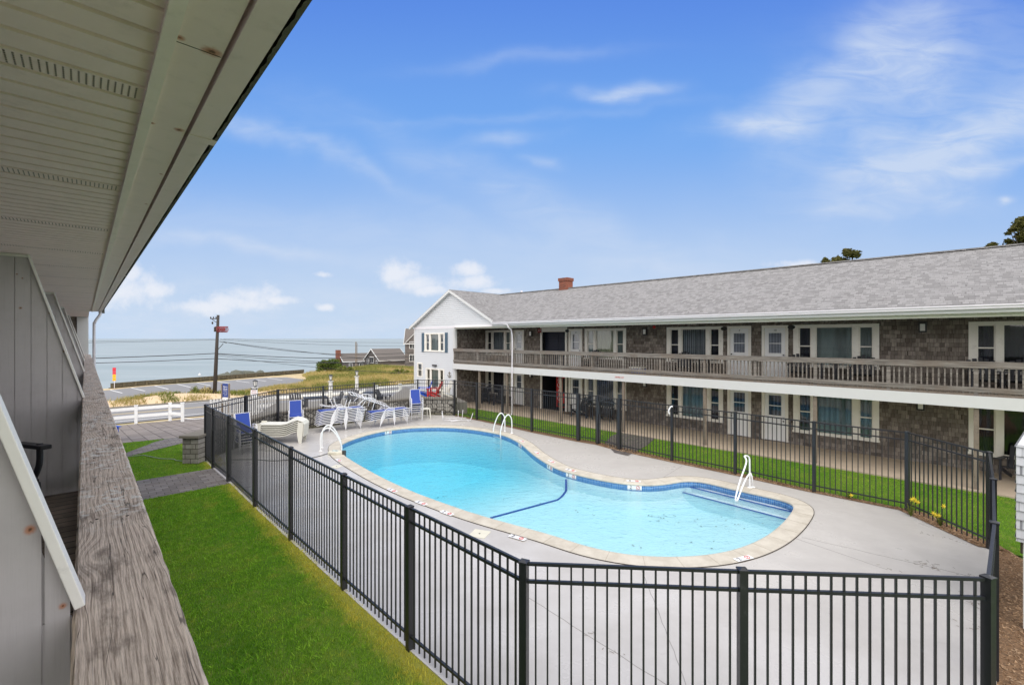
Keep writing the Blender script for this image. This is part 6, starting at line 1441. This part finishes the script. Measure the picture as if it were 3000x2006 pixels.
mp = [posts[24] + Vector((.35, .15)), offr[1] + Vector((.1, .3)), offr[2], offr[3], offr[3] + Vector((-.6, -1.4)), posts[27] + Vector((.05, -1.4)), posts[27] + Vector((.06, .02)), posts[26], posts[25]]
blades('bark_chips', 'brown bark chips along the right-hand fence', 'mulch', [tuple(toL(p)) for p in mp], 6000, .012, .045, M['chip'], lambda Q: ztv(Q) + .0, frame=AL, lean=2.0)
mf = [ins_[i] for i in range(5, len(far))] + [offs[i] for i in range(len(far) - 1, 4, -1)]
blades('bark_chips', 'brown bark chips in the strip under the far fence', 'mulch', [tuple(toL(p)) for p in mf], 5000, .012, .05, M['chip'], lambda Q: ztv(Q) + .014, frame=AL, lean=2.0)
# verge and dunes
top = [(60, 1208), (330, 1181), (400, 1176), (480, 1166), (560, 1161), (640, 1157), (690, 1151), (760, 1145), (835, 1134)]
v_poly = [Lp(-60, 50.2), Lp(22, 50.2)] + [G(*p, -1.8) for p in reversed(top)]
hf1 = lambda x_, y_: max(0.0, hn(x_, y_, .22, .75))
verge = heightfield('sand_verge', v_poly, .5, hf1, M['sand'], w_=1.6)
d_poly = [G(700, 1151, -1.8), G(760, 1144, -1.8), G(835, 1133, -1.8), G(884, 1124, -1.8), G(903, 1113, -1.8), G(885, 1100, -1.8), G(905, 1093, -1.8), Vector((-27, 90)), Vector((-13, 84)), Vector((-10.5, 66)), Vector((-9, 57)), Lp(26, 50.4), Lp(14, 50.4)]
hf2 = lambda x_, y_: max(0.05, hn(x_, y_, .11, .62)) * (.6 + .3 * min(1, max(0, (y_ - 52) / 22)))
dune = heightfield('dune', d_poly, .8, hf2, M['sand'], w_=4.0)
def surf(poly, hf, w_):
    def f(Q): d = pdist(Q, poly); base = np.array([zt(toL(Vector(q_)).y) - .06 for q_ in Q]); return base + np.clip(d / w_, 0, 1) ** .8 * np.array([hf(*q_) for q_ in Q])
    return f
blades('dune_grass', 'tan and green beach grass on the sandy verge beyond the road', 'beach grass', v_poly, 9000, .42, .05, M['dry'], surf(v_poly, hf1, 1.6), clump(.28, .0), lean=.6)
blades('dune_grass', 'green weeds scattered over the sandy verge', 'weeds', v_poly, 4000, .40, .07, M['greendry'], surf(v_poly, hf1, 1.6), clump(.45, .25), lean=.7)
blades('dune_grass', 'dry golden beach grass covering the low dune', 'beach grass', d_poly, 26000, .50, .07, M['dry'], surf(d_poly, hf2, 4.0), clump(.11, -.35), lean=.6)
blades('dune_grass', 'green beach grass patches on the low dune', 'beach grass', d_poly, 20000, .55, .08, M['greendry'], surf(d_poly, hf2, 4.0), clump(.13, -.02), lean=.6)
def leafball(mb, c, r, n_, s_, flat=1.0):
    for _ in range(n_):
        v_ = Vector((random.gauss(0, 1), random.gauss(0, 1), random.gauss(0, 1))).normalized() * (r * random.random() ** .45); v_.z *= flat; p = Vector(c) + v_
        a = Vector((random.gauss(0, 1), random.gauss(0, 1), random.gauss(0, .6))).normalized(); b = a.cross(Vector((random.gauss(0, 1), random.gauss(0, 1), random.gauss(0, 1)))).normalized(); k_ = s_ * random.uniform(.6, 1.3)
        mb.quad(p - a * k_, p + b * k_ * .45, p + a * k_, p - b * k_ * .45)
def bush(name, lab, loc, w_, h_, n_, ls, mt='leaf', rz=0):
    o = thing(name, lab, 'bush', loc); mb = MB(); 
    for _ in range(26): a = random.random() * 6.28; r = random.random() ** .5 * w_ * .40; hh = h_ * (1 - (r / (w_ * .5)) ** 2) * random.uniform(.45, .95); leafball(mb, (r * math.cos(a), r * math.sin(a), max(.15, hh - .15 * h_)), h_ * .26, n_ // 26, ls)
    mb.build('foliage', M[mt], o); mb = MB()
    for _ in range(7): a = random.random() * 6.28; mb.tube([(0, 0, 0), (math.cos(a) * w_ * .12, math.sin(a) * w_ * .12, h_ * .35), (math.cos(a) * w_ * .28, math.sin(a) * w_ * .28, h_ * .75)], [.06, .04, .015], 5)
    mb.build('stem', M['wood_post'], o)
bush('bush', 'large dark green rounded bush left of the cottage chimney', ((966 - 1500) / F * 76, 76, -1.5), 5.0, 2.5, 7500, .14)
bush('bush', 'low brownish green shrub right of the large round bush', ((1010 - 1500) / F * 74, 74, -1.3), 3.4, 1.0, 2200, .10, 'greendry')
bush('bush', 'small leafy green bush on the verge left of the utility pole', ((520 - 1500) / F * 43, 43, -1.7), .9, .9, 900, .07)
bush('bush', 'taller weedy bush on the verge close to the utility pole', ((570 - 1500) / F * 44.5, 44.5, -1.7), 1.4, 1.1, 1300, .07, 'greendry')
bush('bush', 'scruffy brown bush at the foot of the utility pole', ((606 - 1500) / F * 45, 45, -1.7), 1.5, 1.2, 1300, .07, 'dry')
bush('bush', 'green low shrub on the dune in front of the white wing', ((1175 - 1500) / F * 68, 68, -1.4), 4.0, 1.0, 2200, .10, 'greendry')
def tree(lab, px, Y, clumps, trunk_h, ls=.13, n_=500):
    X_ = (px - 1500) / F * Y; o = thing('evergreen_tree', lab, 'tree', (X_, Y, 0), 0, 'trees rising behind the motel roof')
    mb = MB()
    for (cx_, cy_, r) in clumps: leafball(mb, ((cx_ - px) / F * Y, random.uniform(-.5, .5), zat(cy_, Y)), r, int(n_ * (r / .6) ** 1.6), ls, .8)
    for _ in range(5):
        r_ = random.uniform(.6, 1.0); leafball(mb, (random.uniform(-1.4, 1.4), random.uniform(-1, 1.5), trunk_h - random.uniform(1.5, 4)), r_, n_, ls, .8)
    mb.build('crown', M['pineleaf'], o); mb = MB(); mb.tube([(0, 0, 0), (.1, 0, trunk_h * .6), (.0, .1, trunk_h)], [.25, .16, .04], 8)
    for (cx_, cy_, r) in clumps: mb.tube([(0, 0, trunk_h * .7), (((cx_ - px) / F * Y) * .6, 0, (zat(cy_, Y) + trunk_h * .7) / 2), ((cx_ - px) / F * Y, 0, zat(cy_, Y))], [.07, .05, .015], 5)
    mb.build('trunk', M['pole'], o)
tree('bushy evergreen treetop rising behind the middle of the roof ridge', 2470, 33, ((2478, 745, .42), (2500, 748, .35), (2455, 764, .42), (2438, 768, .25), (2485, 733, .22), (2410, 770, .28), (2408, 762, .16), (2475, 768, .5), (2500, 735, .14)), 9.6)
tree('low evergreen sprigs showing over the roof ridge near the right edge', 2915, 31, ((2895, 722, .26), (2918, 720, .18), (2937, 712, .20), (2940, 706, .10), (2905, 718, .15), (2885, 727, .2)), 9.7)
tree('tall evergreen treetop at the right edge of the picture', 3010, 30, ((2985, 660, .30), (2998, 690, .5), (2970, 672, .25), (2962, 682, .14), (3010, 720, .6), (2990, 712, .3), (3020, 650, .6), (2997, 650, .16), (3040, 700, .9)), 11.6)
# daffodils
for px, py, hd, lab in ((2668, 1512, ((-.02, .40), (.06, .37), (.12, .34), (.02, .42)), 'clump of yellow daffodils beside the far fence post'), (2755, 1541, ((-.16, .27), (-.08, .25), (.02, .45), (-.2, .30)), 'clump of yellow daffodils nearer the right fence corner'), (2490, 1462, ((.0, .12),), 'single small yellow daffodil under the far fence')):
    c = G(px, py); o = thing('daffodil_clump', lab, 'flowers', (c.x, c.y, 0), 0, 'yellow daffodils by the fence'); mb = MB()
    for _ in range(16 if len(hd) > 1 else 6): a = random.random() * 6.28; r = random.uniform(.03, .14); h_ = random.uniform(.12, .28); mb.bar((0, 0, 0), (r * math.cos(a), r * math.sin(a), h_), .012, .004)
    for (dx, h_) in hd: mb.tube([(0, 0, 0), (dx * .6, -.02, h_ * .7), (dx, -.03, h_)], .005, 5)
    mb.build('leaves', M['greendry'], o)
    for (dx, h_) in hd:
        mb = MB()
        for j in range(6): a = j * math.pi / 3; mb.quad((dx, -.035, h_), (dx + .03 * math.cos(a - .4), -.05, h_ + .03 * math.sin(a - .4)), (dx + .062 * math.cos(a), -.045, h_ + .062 * math.sin(a)), (dx + .03 * math.cos(a + .4), -.05, h_ + .03 * math.sin(a + .4)))
        if 'yel' not in M: M['yel'] = plain('daffodil_yellow', S(236, 214, 70), .6, .05)
        mb.tube([(dx, -.03, h_), (dx, -.075, h_)], [.014, .02], 8); mb.build('blossom', M['yel'], o)
# jetty rocks
o = thing('rock_jetty', 'low dark rocky outcrop in the sea beyond the seawall', 'rocks'); rk = MB()
for i in range(60):
    px = random.uniform(655, 790); Y = random.uniform(112, 122); X_ = (px - 1500) / F * Y; env = math.sin(min(1, max(0, (px - 645) / 150)) * math.pi) ** .5; r = random.uniform(.5, 1.3)
    c = Vector((X_, Y, -6.2)); bm_ = bmesh.new(); bmesh.ops.create_icosphere(bm_, subdivisions=2, radius=1)
    for v_ in bm_.verts: nn_v = 1 + .35 * mnoise.noise(v_.co * 1.6 + Vector((i, 0, 0))); v_.co = Vector((v_.co.x * r * 1.5, v_.co.y * r, v_.co.z * r * (1.25 * env + .3))) * nn_v
    base_ = len(rk.v); rk.add([c + v_.co for v_ in bm_.verts], [tuple(v_.index for v_ in f.verts) for f in bm_.faces]); bm_.free()
M['rock'] = plain('jetty_rock', S(92, 94, 84), .9, .3, 1.2, bst=.8, bsc=3); rk.build('rocks', M['rock'], o)
p = wp3(585, 1083, 123); o = thing('sea_buoy', 'tiny white buoy floating on the sea above the parking lot', 'buoy', (p.x, p.y, -6.0)); mb = MB(); mb.lathe([(.05, -.1), (.35, .05), (.35, .25), (.1, .5)], k=10); mb.build('float', M['white'], o); mb = MB(); mb.tube([(0, 0, .5), (0, 0, .8)], .04, 6); mb.build('mast', M['gutter'], o)
